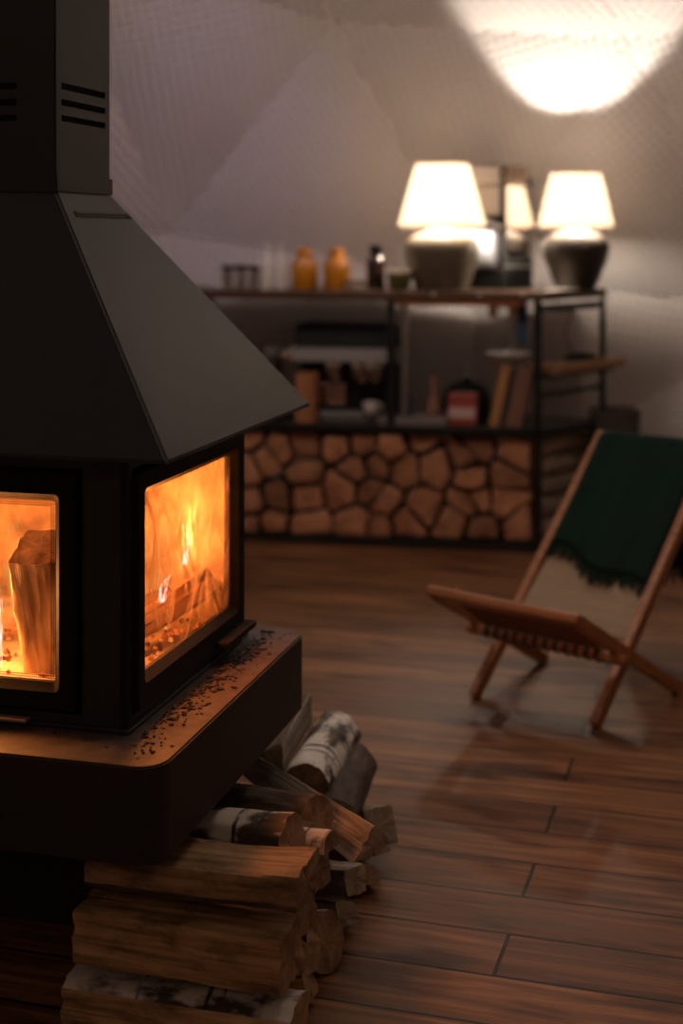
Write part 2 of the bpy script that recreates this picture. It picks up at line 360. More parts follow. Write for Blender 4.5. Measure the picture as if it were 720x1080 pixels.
# ------------------------------------------------------------------ logs
def log_bm(L, R, kind, seed, nseg=24, nang=84, roll=0., squash=1., taper=.06, rough=1.35):
    rnd = random.Random(seed); planes = []
    def hp(ang, d): planes.append((ang, d, rnd.uniform(0, 9), rnd.uniform(.015, .05)))
    if kind == 'half': hp(-PI / 2, .12)
    elif kind == 'quarter': hp(-PI / 2, .25); hp(PI + rnd.uniform(-.1, .1), .25)
    elif kind == 'wedge': hp(-PI / 2 - .35, .30); hp(-PI / 2 + 1.5, .32); hp(PI / 2 + .9, .62)
    elif kind == 'tri': hp(-PI / 2, .36); hp(PI / 6 + .1, .42); hp(5 * PI / 6 - .15, .45)
    elif kind == 'square':
        for k in range(4): hp(k * PI / 2 + rnd.uniform(-.12, .12), rnd.uniform(.62, .78))
    elif kind == 'topbark': hp(-PI / 2, .72); hp(0, .85); hp(PI, .74)
    elif kind == 'barkslab': hp(PI / 2, .42); hp(-PI / 2 + .08, .42); hp(0.1, .9)
    elif kind == 'slab':
        hp(PI / 2, .42); hp(-PI / 2 + .08, .42); hp(0.1, .9); hp(PI - .1, .92)
    bm = bmesh.new(); rings = []; bark = []
    off = Vector((rnd.uniform(0, 50), rnd.uniform(0, 50), rnd.uniform(0, 50)))
    bend = rnd.uniform(-.010, .010) * L, rnd.uniform(-.010, .010) * L
    for s in range(nseg + 1):
        t = s / nseg; x = (t - .5) * L; ring = []
        sc = 1 + taper * (t - .5)
        for i in range(nang):
            th = 2 * PI * i / nang; r = 1.; isb = True
            for a, d, ph, am in planes:
                c = math.cos(th - a)
                dd = d + am * math.sin(t * 4 + ph)
                if c > .02 and dd / c < r: r = dd / c; isb = False
            if s == 0: bark.append(isb)
            p3 = Vector((x * 9, math.cos(th) * 1.6, math.sin(th) * 1.6)) + off
            amp = (.075 if bark[i] else .05) * rough
            r *= 1 + amp * mnoise.noise(p3) + .03 * rough * mnoise.noise(p3 * 3.1)
            r *= (1 + (.012 if bark[i] else .024) * rough * mnoise.noise(Vector((x * 6, i * .9, seed * 3.3)))) * R * sc
            b_ = 4 * (t - .5) ** 2
            y, z = r * math.cos(th) + bend[0] * b_, r * math.sin(th) * squash + bend[1] * b_
            cr, sr = math.cos(roll), math.sin(roll)
            ring.append(bm.verts.new((x + .09 * R * mnoise.noise(Vector((th * 2, t * .1, seed))) * (abs(t - .5) > .49), y * cr - z * sr, y * sr + z * cr)))
        rings.append(ring)
    for A, B in zip(rings, rings[1:]):
        for i in range(nang):
            j = (i + 1) % nang
            f = bm.faces.new((A[i], A[j], B[j], B[i])); f.material_index = 0 if (bark[i] and bark[j]) else 1
    for ring, sg in ((rings[0], -1), (rings[-1], 1)):
        c = Vector((0, 0, 0))
        for v in ring: c += v.co
        c /= len(ring); prev = ring
        for q in (.66, .33):
            cur = []
            for v in ring:
                p = c + (v.co - c) * q
                p.x += .05 * R * mnoise.noise(p * 30 + off) ; cur.append(bm.verts.new(p))
            for i in range(len(ring)):
                j = (i + 1) % len(ring); f = bm.faces.new((prev[i], prev[j], cur[j], cur[i])); f.material_index = 2
            prev = cur
        cv = bm.verts.new(c)
        for i in range(len(ring)):
            f = bm.faces.new((prev[i], prev[(i + 1) % len(ring)], cv)); f.material_index = 2
    return bm

def frame_from(a, b, up=(0, 0, 1)):
    a, b = Vector(a), Vector(b); x = (b - a).normalized(); y = Vector(up).cross(x).normalized(); z = x.cross(y)
    R = Matrix((x, y, z)).transposed().to_4x4(); R.translation = (a + b) / 2; return R, (b - a).length

def place_log(a, b, R, kind, seed, label, mats=('bark', 'tan', 'endgrain'), group=None, roll=0., name='firewood_log', cat='firewood log', **kw):
    Mx, L = frame_from(a, b)
    o = link(name, log_bm(L, R, kind, seed, roll=roll, **kw), list(mats), smooth=38)
    o.matrix_world = Mx; return tag(o, label, cat, group)

# ================================================================== SETTING
# floor: round deck of boards, local X along the boards
fl = bmesh.new(); lathe(fl, [(0, -.05), (4.3, -.05), (4.3, 0), (0, 0)], 72)
floor = link('floor', fl, 'floor'); floor.location = (.3, 2.55, 0); floor.rotation_euler = (0, 0, math.radians(-16.5)); floor['kind'] = 'structure'

# faceted dome of quilted fabric
def dome():
    cx, cy, R = .3, 2.55, 4.2; ns = 18
    def ring(z, k0, r=None, dz=None):
        out = []
        for k in range(ns):
            az = math.radians(4.5 + 20 * (k + k0)); zz = z + (dz(k) if dz else 0)
            rr = r if r else math.sqrt(R * R - zz * zz)
            out.append(Vector((cx + rr * math.sin(az), cy + rr * math.cos(az), zz)))
        return out
    low = {17: 1.27, 0: 1.06, 1: .93, 16: 1.3}
    rings = [ring(0, 0, 4.22), ring(1.1, 0, None, lambda k: low.get(k, 1.1 + .12 * math.sin(k * 2.4)) - 1.1),
             ring(2.15, .5, None, lambda k: {16: .30, 0: -.05}.get(k, .04 * math.sin(k * 3))), ring(3.05, 1), ring(3.7, 1.5)]
    top = Vector((cx, cy, 4.17)); tris = []
    for A, B in zip(rings, rings[1:]):
        for k in range(ns):
            j = (k + 1) % ns
            if A is rings[0]: tris += [(A[k], A[j], B[j]), (A[k], B[j], B[k])]
            else: tris += [(A[k], A[j], B[k]), (A[j], B[j], B[k])]
    for k in range(ns): tris.append((rings[-1][k], rings[-1][(k + 1) % ns], top))
    bm = bmesh.new(); uvl = bm.loops.layers.uv.new('UVMap'); D = 8
    for a, b, c in tris:
        e = (b - a); ex = e.normalized(); nrm = e.cross(c - a).normalized(); ey = nrm.cross(ex)
        cen = Vector((cx, cy, 1.0)); inward = nrm if nrm.dot(cen - a) > 0 else -nrm
        g = {}
        for i in range(D + 1):
            for j in range(D + 1 - i):
                w = (i / D, j / D, 1 - i / D - j / D)
                p = a * w[2] + b * w[0] + c * w[1]
                sag = 27 * w[0] * w[1] * w[2] * .035
                wr = 0
                q = p + inward * (sag + wr * w[0] * w[1] * w[2] * 27)
                g[i, j] = (bm.verts.new(q), ((p - a).dot(ex), (p - a).dot(ey)))
        for i in range(D):
            for j in range(D - i):
                for q in ([(i, j), (i + 1, j), (i, j + 1)], [(i + 1, j), (i + 1, j + 1), (i, j + 1)]):
                    if any(t not in g for t in q): continue
                    f = bm.faces.new([g[t][0] for t in q])
                    for lp, t in zip(f.loops, q): lp[uvl].uv = g[t][1]
    bmesh.ops.remove_doubles(bm, verts=bm.verts[:], dist=.0005)
    o = link('wall_dome', bm, 'fabric', smooth=9); o['kind'] = 'structure'
    return o
dome()

# ================================================================== STOVE
TH = math.radians(-15)
S0 = Vector((-.2665, 2.082, 0))
Rs = Matrix.Translation(S0) @ Matrix.Rotation(TH, 4, 'Z')
def SW(u, v, z): return Rs @ Vector((u, v, z))
stove = thing('wood_stove', 'black steel wood stove with glass doors, sloped hood, square flue and thick plinth', 'stove', S0, TH)

# hearth plinth: rounded-corner slab
def rrect(x0, x1, y0, y1, r, k=8):
    pts = []
    for cx, cy, a0 in ((x1 - r, y1 - r, 0), (x0 + r, y1 - r, PI / 2), (x0 + r, y0 + r, PI), (x1 - r, y0 + r, 1.5 * PI)):
        for i in range(k + 1):
            a = a0 + PI / 2 * i / k; pts.append((cx + r * math.cos(a), cy + r * math.sin(a)))
    return pts
bm = bmesh.new(); poly = rrect(-.824, 0, 0, .77, .045)
b = bmesh.new()
prism(b, poly, .323, .47); 
ed = [e for e in b.edges if abs(e.verts[0].co.z - e.verts[1].co.z) < 1e-5]
bmesh.ops.bevel(b, geom=ed, offset=.003, segments=2, affect='EDGES'); merge(bm, b)
bm.normal_update()
for f in bm.faces:
    if f.normal.z > .9: f.material_index = 1            # dust and ash film on top, coloured lighter to strengthen the fire's glow
link('hearth_plinth', bm, ['plinth', 'plinth_top'], stove, smooth=30)
bm = bmesh.new(); box(bm, -.62, -.2, .42, .70, 0, .323, .004); link('pedestal', bm, 'steel', stove)

BU0, BU1, BV0, BV1 = -.72, -.105, .126, .69
Z0, Z1 = .47, .935
# body shell: four walls as grids of cells with the door openings left out
def panel(bm, axis, c, us, zs, holes, t):
    """wall in plane axis=c; us/zs breakpoints; holes = set of (i,j) cells; thickness t to the positive or negative side."""
    b = bmesh.new(); vt = {}
    def V(i, j):
        if (i, j) not in vt:
            vt[i, j] = b.verts.new((us[i], c, zs[j]) if axis == 'v' else (c, us[i], zs[j]))
        return vt[i, j]
    fs = []
    for i in range(len(us) - 1):
        for j in range(len(zs) - 1):
            if (i, j) in holes: continue
            fs.append(b.faces.new((V(i, j), V(i + 1, j), V(i + 1, j + 1), V(i, j + 1))))
    r = bmesh.ops.extrude_face_region(b, geom=fs)
    bmesh.ops.translate(b, verts=[v for v in r['geom'] if isinstance(v, bmesh.types.BMVert)], vec=(0, t, 0) if axis == 'v' else (t, 0, 0))
    bmesh.ops.recalc_face_normals(b, faces=b.faces[:]); merge(bm, b)
bm = bmesh.new()
panel(bm, 'v', BV0, [BU0, -.644, -.181, BU1], [Z0, .493, .884, Z1], {(1, 1)}, .012)
panel(bm, 'u', BU1, [BV0, .143, .668, BV1], [Z0, .493, .884, Z1], {(1, 1)}, -.012)
panel(bm, 'u', BU0, [BV0, BV1], [Z0, Z1], set(), .012)
panel(bm, 'v', BV1, [BU0, BU1], [Z0, Z1], set(), -.012)
box(bm, BU0 + .012, BU1 - .012, BV0 + .012, BV1 - .012, .47, .493); box(bm, BU0 + .012, BU1 - .012, BV0 + .012, BV1 - .012, .884, .92)
panel(bm, 'v', BV0 + .0125, [-.665, -.612, -.218, -.16], [.482, .530, .842, .90], {(1, 1)}, .008)
panel(bm, 'u', BU1 - .0125, [.135, .174, .629, .68], [.482, .536, .846, .90], {(1, 1)}, -.008)
bmesh.ops.remove_doubles(bm, verts=bm.verts[:], dist=.0002)
body = link('body', bm, 'steel', stove)
bm = bmesh.new(); box(bm, BU0 - .006, BU1 + .006, BV0 - .006, BV1 + .006, .4705, .478, .002)
link('base_trim', bm, 'steel', stove)
# firebox lining: back and left panels, floor pan
bm = bmesh.new(); box(bm, BU0 + .012, BU0 + .035, .17, .655, .493, .884, .003); box(bm, BU0 + .035, -.125, .655, .678, .493, .884, .003)
box(bm, BU0 + .035, -.125, .15, .655, .493, .512, .003); box(bm, BU0 + .035, -.125, .17, .655, .872, .884)
link('firebox_lining', bm, 'brick', stove)

def door(axis, c, a0, a1, z0, z1, g0, g1, gz0, gz1, out, mat_glass, extra):
    """glazed door: frame with a chamfered reveal, pane and handle"""
    b = bmesh.new()
    def Q(a, d, z): return (a, c + out * d, z) if axis == 'v' else (c + out * d, a, z)
    loops = [[(a0, z0), (a1, z0), (a1, z1), (a0, z1)]] * 2
    rin = .008
    def ring(x0, x1, y0, y1, r):
        return [(p[0], p[1]) for p in rrect(x0, x1, y0, y1, r, 4)]
    specs = [(a0, a1, z0, z1, .003, -.012), (a0, a1, z0, z1, .003, .006), (a0 + .004, a1 - .004, z0 + .004, z1 - .004, .003, .010),
             (g0 - .012, g1 + .012, gz0 - .012, gz1 + .012, .010, .010), (g0, g1, gz0, gz1, rin, -.004), (g0, g1, gz0, gz1, rin, -.012),]
    rg = [[b.verts.new(Q(x, d, y)) for x, y in ring(s[0], s[1], s[2], s[3], s[4])] for s in specs for d in (s[5],)]
    rg.append(rg[0])
    for A, B in zip(rg, rg[1:]):
        for i in range(len(A)): b.faces.new((A[i], A[(i + 1) % len(A)], B[(i + 1) % len(A)], B[i]))
    d_ = link('door', b, 'door', stove, smooth=35)
    # pane with UVs: u = metres to the nearest edge, v = along it
    b = bmesh.new(); uvl = b.loops.layers.uv.new('UVMap'); na = nz = 40; g = {}
    x0, x1, y0, y1 = g0 - .006, g1 + .006, gz0 - .006, gz1 + .006
    def lin(p, q, n):  # finer near the edges
        s = [0, .004, .008, .012, .016, .02, .03]; L = q - p
        return [p + t for t in s] + [p + .03 + (L - .06) * i / 10 for i in range(1, 10)] + [q - t for t in s[::-1]]
    xs, ys = lin(x0, x1, 0), lin(y0, y1, 0)
    for i, x in enumerate(xs):
        for j, y in enumerate(ys): g[i, j] = b.verts.new(Q(x, -.006, y))
    for i in range(len(xs) - 1):
        for j in range(len(ys) - 1):
            f = b.faces.new((g[i, j], g[i + 1, j], g[i + 1, j + 1], g[i, j + 1]))
            xm, ym = (xs[i] + xs[i + 1]) / 2, (ys[j] + ys[j + 1]) / 2
            ex, ey = min(xm - x0, x1 - xm), min(ym - y0, y1 - ym)
            for lp in f.loops:
                p = lp.vert.co; x, y = (p.x if axis == 'v' else p.y), p.z
                dx, dy = min(x - x0, x1 - x), min(y - y0, y1 - y)
                lp[uvl].uv = (dx - .006, y) if ex < ey else (dy - .006, x)
    link('glass_pane', b, mat_glass, d_, recalc=False)
    return d_
d1 = door('v', BV0, -.636, -.19, .497, .879, -.600, -.230, .540, .830, -1, 'glass_front', None)
d2 = door('u', BU1, .146, .664, .497, .879, .184, .617, .547, .836, 1, 'glass_side', None)
# latch levers at the foot of each door
bm = bmesh.new(); box(bm, -.42, -.265, BV0 - .030, BV0 - .012, .482, .488, .002); box(bm, -.40, -.385, BV0 - .016, BV0 - .008, .482, .497, .001)
link('latch_lever', bm, 'satin', d1)
bm = bmesh.new()
box(bm, BU1 + .010, BU1 + .034, .50, .664, .500, .512, .003); box(bm, BU1 + .006, BU1 + .014, .60, .63, .498, .514, .001)
box(bm, BU1 + .034, BU1 + .040, .50, .56, .497, .516, .002)
link('latch_lever', bm, 'door', d2)

# hood
bm = bmesh.new()
hb = [(-.832, .010), (.008, .010), (.008, .758), (-.832, .758)]; CU0, CU1, CV0, CV1 = -.522, -.302, .275, .495
ht = [(CU0, CV0), (CU1, CV0), (CU1, CV1), (CU0, CV1)]
def lerp(a, b, t): return a + (b - a) * t
rows = []
for z, base, ins in ((.916, hb, 0), (.922, hb, 0), (1.330, ht, 0), (1.330, ht, .006), (.924, hb, .008), (.916, hb, .006)):
    cx_, cy_ = sum(p[0] for p in base) / 4, sum(p[1] for p in base) / 4
    rows.append([bm.verts.new((x - math.copysign(ins, x - cx_), y - math.copysign(ins, y - cy_), z)) for x, y in base])
rows.append(rows[0])
for A, B in zip(rows, rows[1:]):
    for i in range(4): bm.faces.new((A[i], A[(i + 1) % 4], B[(i + 1) % 4], B[i]))
bmesh.ops.bevel(bm, geom=[e for e in bm.edges if abs(e.verts[0].co.z - e.verts[1].co.z) > .3], offset=.004, segments=3, affect='EDGES')
hood = link('hood', bm, 'steel', stove, smooth=25)
bm = bmesh.new(); box(bm, -.80, -.03, .04, .73, .921, .925); link('hood_underside', bm, 'steel_dark', stove)
# slot in the hood's right slope
def slope(t, s, n):   # t down from the collar, s along the slope, n off the surface
    u = lerp(CU1, .008, t); z = lerp(1.33, .922, t); v = lerp(lerp(CV0, .010, t), lerp(CV1, .758, t), s)
    nr = Vector((.408, 0, .310)).normalized(); return Vector((u, v, z)) + nr * n
bm = bmesh.new()
for t0, t1, s0, s1, n0, n1, mi in ((.088, .113, .13, .97, -.004, .0012, 0), (.092, .098, .15, .95, -.002, .0022, 1), (.094, .109, .90, .955, -.002, .0030, 0)):
    q = [slope(t, s, n) for n in (n0, n1) for t, s in ((t0, s0), (t0, s1), (t1, s1), (t1, s0))]
    vs = [bm.verts.new(p) for p in q]
    for f in ((0, 1, 2, 3), (4, 5, 6, 7), (0, 1, 5, 4), (1, 2, 6, 5), (2, 3, 7, 6), (3, 0, 4, 7)):
        fc = bm.faces.new([vs[i] for i in f]); fc.material_index = mi
link('vent_slot', bm, ['steel_dark', 'steel'], hood)
# square flue casing with louvre slots on each face
bm = bmesh.new(); zt = 2.6
sl = [(1.4495, 1.4605), (1.4765, 1.4880), (1.5045, 1.5160)]
zs = [1.33] + [z for p in sl for z in p] + [zt]
hol = {(1, 1), (1, 3), (1, 5)}
ua = [CU0, -.448, -.376, CU1]; va = [CV0, .296, .476, CV1]
panel(bm, 'v', CV0, ua, zs, hol, .003); panel(bm, 'v', CV1, ua, zs, hol, -.003)
panel(bm, 'u', CU1, va, zs, hol, -.003); panel(bm, 'u', CU0, va, zs, hol, .003)
bmesh.ops.remove_doubles(bm, verts=bm.verts[:], dist=.0002)
ch = link('flue_casing', bm, 'steel', stove)
bm = bmesh.new(); lathe(bm, [(.06, 1.3), (.06, 3.95)], 32, M4=Matrix.Translation(((CU0 + CU1) / 2, (CV0 + CV1) / 2, 0)))
link('flue_pipe', bm, 'steel_dark', stove, smooth=40)
for z0, z1 in sl:          # folded louvre lips behind each slot on the right and front faces
    bm = bmesh.new()
    vs = [bm.verts.new(p) for p in ((CU1 - .003, .296, z1), (CU1 - .003, .476, z1), (CU1 - .016, .476, z0 - .004), (CU1 - .016, .296, z0 - .004))]
    bm.faces.new(vs)
    vs = [bm.verts.new(p) for p in ((-.448, CV0 + .003, z1), (-.376, CV0 + .003, z1), (-.376, CV0 + .016, z0 - .004), (-.448, CV0 + .016, z0 - .004))]
    bm.faces.new(vs)
    link('louver', bm, 'steel_dark', ch)
bm = bmesh.new()
for x0, x1, y0, y1 in ((CU0 - .004, CU1 + .004, CV0 - .004, CV0 - .0005), (CU0 - .004, CU1 + .004, CV1 + .0005, CV1 + .004), (CU1 + .0005, CU1 + .004, CV0 - .004, CV1 + .004), (CU0 - .004, CU0 - .0005, CV0 - .004, CV1 + .004)):
    box(bm, x0, x1, y0, y1, 1.328, 1.357)
link('flue_collar', bm, 'steel', stove)

# soot crumbs on the plinth beside the side door
rnd = random.Random(5); bm = bmesh.new()
for k in range(520):
    v = min(max(rnd.gauss(.42, .17), .08), .73); u = -.082 + abs(rnd.gauss(0, .022)); u = min(u, -.012)
    if k > 440: v, u = rnd.uniform(.03, .74), rnd.uniform(-.088, -.015)
    if k > 490: u, v = rnd.uniform(-.7, -.1), rnd.uniform(.06, .118)
    s = rnd.choice((.0012, .0016, .002, .003)) * rnd.uniform(.6, 1.5)
    b = bmesh.new(); bmesh.ops.create_icosphere(b, subdivisions=1, radius=s)
    for q in b.verts: q.co *= rnd.uniform(.6, 1.3)
    p = SW(u, v, .4703 + s * .35)
    merge(bm, b, 0, Matrix.Translation(p) @ Matrix.Rotation(rnd.uniform(0, 6), 4, 'Z') @ Matrix.Diagonal((1.6, 1, .6, 1)))
for k in range(5):
    p = SW(-.06 + .01 * k % .03, .05 + .004 * k, .4712); b = bmesh.new(); bmesh.ops.create_icosphere(b, subdivisions=1, radius=.0025)
    merge(bm, b, 0, Matrix.Translation(p + Vector((.002 * k, 0, 0))))
tag(link('soot_crumbs', bm, 'ash'), 'scattered soot and bark crumbs on the plinth beside the side glass door', 'soot', kind='stuff')

# fire
def slog(a, b, R, kind, seed, label, mats=('charred', 'tan', 'charred'), roll=0.):
    return place_log(SW(*a), SW(*b), R, kind, seed, label, mats, 'logs burning in the stove', roll, name='burning_log', cat='burning log')
slog((-.312, .30, .52), (-.300, .215, .735), .064, 'square', 71, 'upright burning split log leaning behind the front glass door', ('fire_wood', 'fire_wood', 'charred'), roll=.05)
slog((-.215, .34, .556), (-.150, .615, .592), .036, 'tri', 72, 'charred stick sloping along the inside of the side glass door', ('charred', 'charred', 'charred'))
slog((-.60, .36, .556), (-.24, .45, .556), .045, 'half', 73, 'burning half log lying across the bed of embers', ('charred', 'charred', 'charred'))
slog((-.33, .26, .538), (-.225, .60, .545), .034, 'wedge', 74, 'charred wedge lying deepest along the firebox floor', ('charred', 'charred', 'charred'))
bm = bmesh.new(); rnd = random.Random(8)
for k in range(300):
    b = bmesh.new(); s = rnd.uniform(.003, .0065); bmesh.ops.create_icosphere(b, subdivisions=1, radius=s)
    for q in b.verts: q.co *= rnd.uniform(.6, 1.25)
    merge(bm, b, 0, Matrix.Translation(SW(rnd.uniform(-.62, -.16), rnd.uniform(.17, .63),   .512 + s * .5)))
tag(link('ember_bed', bm, 'ember'), 'bed of glowing embers on the stove floor under the burning logs', 'embers', kind='stuff')
def flame(name, base, h, w, seed, mat, label, lean=(0, 0)):
    rnd = random.Random(seed); bm = bmesh.new(); prof = []
    n = 14; seg = 20; rings = []
    for i in range(n + 1):
        t = i / n; r = w * (math.sin(PI * min(1, t * .9 + .13)) ** .8) * (1 - t) ** .35 if i < n else 0
        c = Vector((lean[0] * t * t + .25 * w * math.sin(t * 7 + seed), lean[1] * t * t + .25 * w * math.cos(t * 6 + seed * 2), t * h))
        if i == n: rings.append([bm.verts.new(c)])
        else:
            rings.append([bm.verts.new(c + Vector((r * math.cos(2 * PI * k / seg), r * .6 * math.sin(2 * PI * k / seg), 0)) * (1 + .45 * mnoise.noise(Vector((k * .5, t * 4, seed))))) for k in range(seg)])
    for A, B in zip(rings, rings[1:]):
        for k in range(seg):
            if len(B) == 1: bm.faces.new((A[k], A[(k + 1) % seg], B[0]))
            else: bm.faces.new((A[k], A[(k + 1) % seg], B[(k + 1) % seg], B[k]))
    o = link(name, bm, mat, smooth=60); o.location = SW(*base); o.rotation_euler = (0, 0, TH)
    return tag(o, label, 'flame', 'flames in the stove')
flame('flame', (-.40, .30, .535), .27, .045, 3, 'flame', 'bright orange flame rising behind the left side of the front glass')
flame('flame', (-.376, .20, .53), .17, .018, 9, 'flame_pale', 'narrow white-hot flame at the left edge of the picture behind the front glass')
flame('flame', (-.235, .48, .565), .22, .05, 5, 'flame', 'broad orange flame rising behind the middle of the side glass', (.02, .03))
flame('flame', (-.165, .41, .60), .05, .010, 6, 'flame_pale', 'pale bluish flame tongue low at the near end of the side glass', (.01, .03))
flame('flame', (-.16, .52, .645), .07, .008, 11, 'flame_pale', 'pale bluish flame tongue in the middle of the side glass', (-.01, .04))
flame('flame', (-.25, .60, .57), .24, .03, 12, 'flame', 'tall orange flame against the back lining of the firebox', (.03, 0))
def light(kind, name, loc, energy, col, **kw):
    d = bpy.data.lights.new(name, kind); d.energy = energy; d.color = col
    for k, v in kw.items(): setattr(d, k, v)
    o = bpy.data.objects.new(name, d); C.objects.link(o); o.location = loc; return o
FIRE = (1, .265, .05)
light('POINT', 'fire_light', SW(-.47, .21, .63), 10.0, (1, .33, .075), shadow_soft_size=.05)
light('POINT', 'fire_light', SW(-.24, .46, .70), 2.8, FIRE, shadow_soft_size=.04)
light('POINT', 'fire_light', SW(-.155, .42, .73), 4.5, FIRE, shadow_soft_size=.025)

# ================================================================== LOG PILE BY THE STOVE
G = 'firewood stacked under the stove plinth'
def e1(u0, u1, v, z, dv=0, dz=0): return SW(u0, v, z), SW(u1, v + dv, z + dz)
T = ('bark', 'tan', 'endgrain'); GB = ('bark', 'grey_split', 'pale_end'); BW = ('birch', 'tan', 'endgrain')
pl = []
def lg(a, b, *r, **k): pl.append(place_log(a, b, *r, group=G, **k))
# front stack
lg(*e1(-.20, .175, .135, .040, -.005), .062, 'topbark', 1, 'lowest front split log, white birch bark on top and pale wood in front', mats=BW, squash=.80)
lg(*e1(-.178, .165, .135, .163, -.015, .0), .066, 'square', 2, 'big squared tan split log, second from the top of the front stack', mats=T, squash=.92)
lg(*e1(-.162, .185, .150, .262, -.01, .006), .060, 'slab', 3, 'flat tan split log on top of the front stack with a dark bark crack', mats=T)
# behind it
lg(P(150, 878, 2.42), P(309, 888, 2.31), .046, 'round', 4, 'round log with peeling white birch bark directly under the plinth edge', mats=BW)
lg(P(215, 846, 2.62), P(332, 868, 2.44), .042, 'round', 5, 'dark-barked round log with a brown sawn end facing the camera', mats=T)
lg(P(262, 803, 2.80), P(392, 893, 2.46), .043, 'tri', 6, 'long pale split stick slanting down across the pile, triangular end', mats=GB, taper=.5)
lg(P(250, 884, 2.46), P(350, 893, 2.37), .026, 'half', 7, 'thin half log with white bark wedged behind the birch log end', mats=BW)
lg(P(215, 905, 2.46), P(338, 917, 2.35), .038, 'square', 8, 'short squared split log with a lit tan top, behind the top front log', mats=T)
lg(P(215, 950, 2.42), P(322, 962, 2.31), .045, 'square', 9, 'blunt log end just right of and below the flat top log', mats=T)
lg(P(225, 1015, 2.42), P(312, 1025, 2.29), .046, 'quarter', 10, 'split log end touching the big squared log, low in the stack', mats=T)
lg(P(230, 985, 2.58), P(343, 993, 2.42), .048, 'round', 11, 'upright-looking log end wrapped in dark flaking birch bark, low in the stack', mats=BW)
lg(P(230, 1062, 2.34), P(326, 1050, 2.29), .036, 'quarter', 12, 'small split log end lowest at the right foot of the front stack', mats=T)
lg(P(290, 916, 2.74), P(374, 930, 2.58), .035, 'square', 13, 'blue-grey weathered split log under the triangular stick end', mats=GB)
lg(P(290, 958, 2.70), P(362, 974, 2.53), .036, 'quarter', 14, 'brown split log end on the boards under the blue-grey log', mats=GB)
lg(P(330, 925, 2.88), P(388, 932, 2.70), .030, 'half', 15, 'log showing only a thin white bark edge at the right foot of the pile', mats=BW)
# rear of the pile
lg(P(292, 812, 2.82), P(321, 756, 3.06), .050, 'quarter', 16, 'pale split log standing out from under the far plinth corner', mats=GB)
lg(P(321, 832, 2.78), P(354, 776, 3.08), .050, 'round', 17, 'birch log with dark rings leaning at the back of the pile', mats=BW)
lg(P(352, 866, 2.72), P(374, 808, 3.02), .046, 'half', 18, 'long grey weathered half log at the right side of the pile', mats=GB)
lg(P(355, 868, 2.96), P(400, 872, 2.80), .045, 'square', 19, 'short log with a pale square end, furthest right in the pile', mats=('bark', 'grey_split', 'pale_end'))

# ================================================================== SHELF UNIT
FL, FR, BR, BL = Vector((-1.0, 5.96)), Vector((.792, 5.63)), Vector((1.13, 6.05)), Vector((-.93, 6.32))
ax = (FR - FL).normalized(); ay = Vector((-ax.y, ax.x))       # along the front, and back into the unit
es = (BR - FR).normalized()
SA = math.atan2(ax.y, ax.x)
unit = thing('shelving_unit', 'long dark counter on black iron posts with firewood bay and shelf below', 'shelving unit', (FR.x, FR.y, 0), SA)
def L2(p): d = Vector(p) - FR; return (d.dot(ax), d.dot(ay))
def SH(s, d, z):                     # s = metres left of the right front corner, d = depth behind the front
    q = FR - ax * s + ay * d; return Vector((q.x, q.y, z))
pq = [L2(FL), L2(FR), L2(BR), L2(Vector((1.05, 6.36))), L2(Vector((.1, 6.45))), L2(BL)]
bm = bmesh.new(); prism(bm, pq, .995, 1.032, .003); link('countertop', bm, 'counter', unit)
dk = [(pq[0][0], .0), (0, 0), (.20, .26), (.22, .40), (pq[-1][0], .36)]
bm = bmesh.new(); prism(bm, dk, .458, .490, .003); link('shelf_deck', bm, 'iron', unit)
bm = bmesh.new(); prism(bm, dk, .0, .028, .003); link('bottom_deck', bm, 'iron', unit)
bm = bmesh.new(); box(bm, -.60, -.08, .012, .03, .974, .995, .002); link('copper_rail', bm, 'copper', unit)  # amber light under the counter put into this strip's orange colour
lr = L2(BR)
for (x, y, w) in ((-.016, .016, .032), (-.605, .016, .030), (lr[0] - .02, lr[1] - .03, .026), (-1.36, .016, .03)):
    bm = bmesh.new(); box(bm, x - w / 2, x + w / 2, y - w / 2, y + w / 2, .49 if x == -.605 else 0, .995, .002); link('post', bm, 'iron', unit)
bm = bmesh.new(); tube(bm, [(-.555, .05, .49), (-.555, .05, .995)], .014, 12); link('steel_tube', bm, 'grey_tube', unit, smooth=50)
bm = bmesh.new(); beam(bm, (0, .02, .966), (lr[0] - .02, lr[1] - .03, .966), .022, .03); link('end_rail', bm, 'iron', unit)
bm = bmesh.new(); beam(bm, (0, .02, .62), (lr[0] - .02, lr[1] - .03, .62), .018, .018); link('end_rail', bm, 'iron', unit)
# side shelf between the end posts, sticking out past the back post
a, b_ = Vector((.03, .06)), Vector((lr[0] + .06, lr[1] + .05)); dv = (b_ - a).normalized(); nv = Vector((-dv.y, dv.x)) * .13
bm = bmesh.new(); prism(bm, [tuple(a - nv * .15), tuple(b_ - nv * .15), tuple(b_ + nv), tuple(a + nv)], .700, .735, .003); link('side_shelf', bm, 'shelf_wood', unit)
bm = bmesh.new(); prism(bm, [tuple(a), tuple(b_ - dv * .06), tuple(b_ - dv * .06 + nv * .9), tuple(a + nv * .9)], .682, .699, .002); link('shelf_bracket', bm, 'iron', unit)
for s in (.075, .245, .43):                              # polished studs added for points of bright light along the counter edge
    bm = bmesh.new(); lathe(bm, [(0, 0), (.009, 0), (.009, .004), (.005, .008), (0, .009)], 14, M4=Matrix.Translation((-s, 0, 1.018)) @ Matrix.Rotation(PI / 2, 4, 'X'))
    link('bolt', bm, 'steel_bolt', unit, smooth=40)

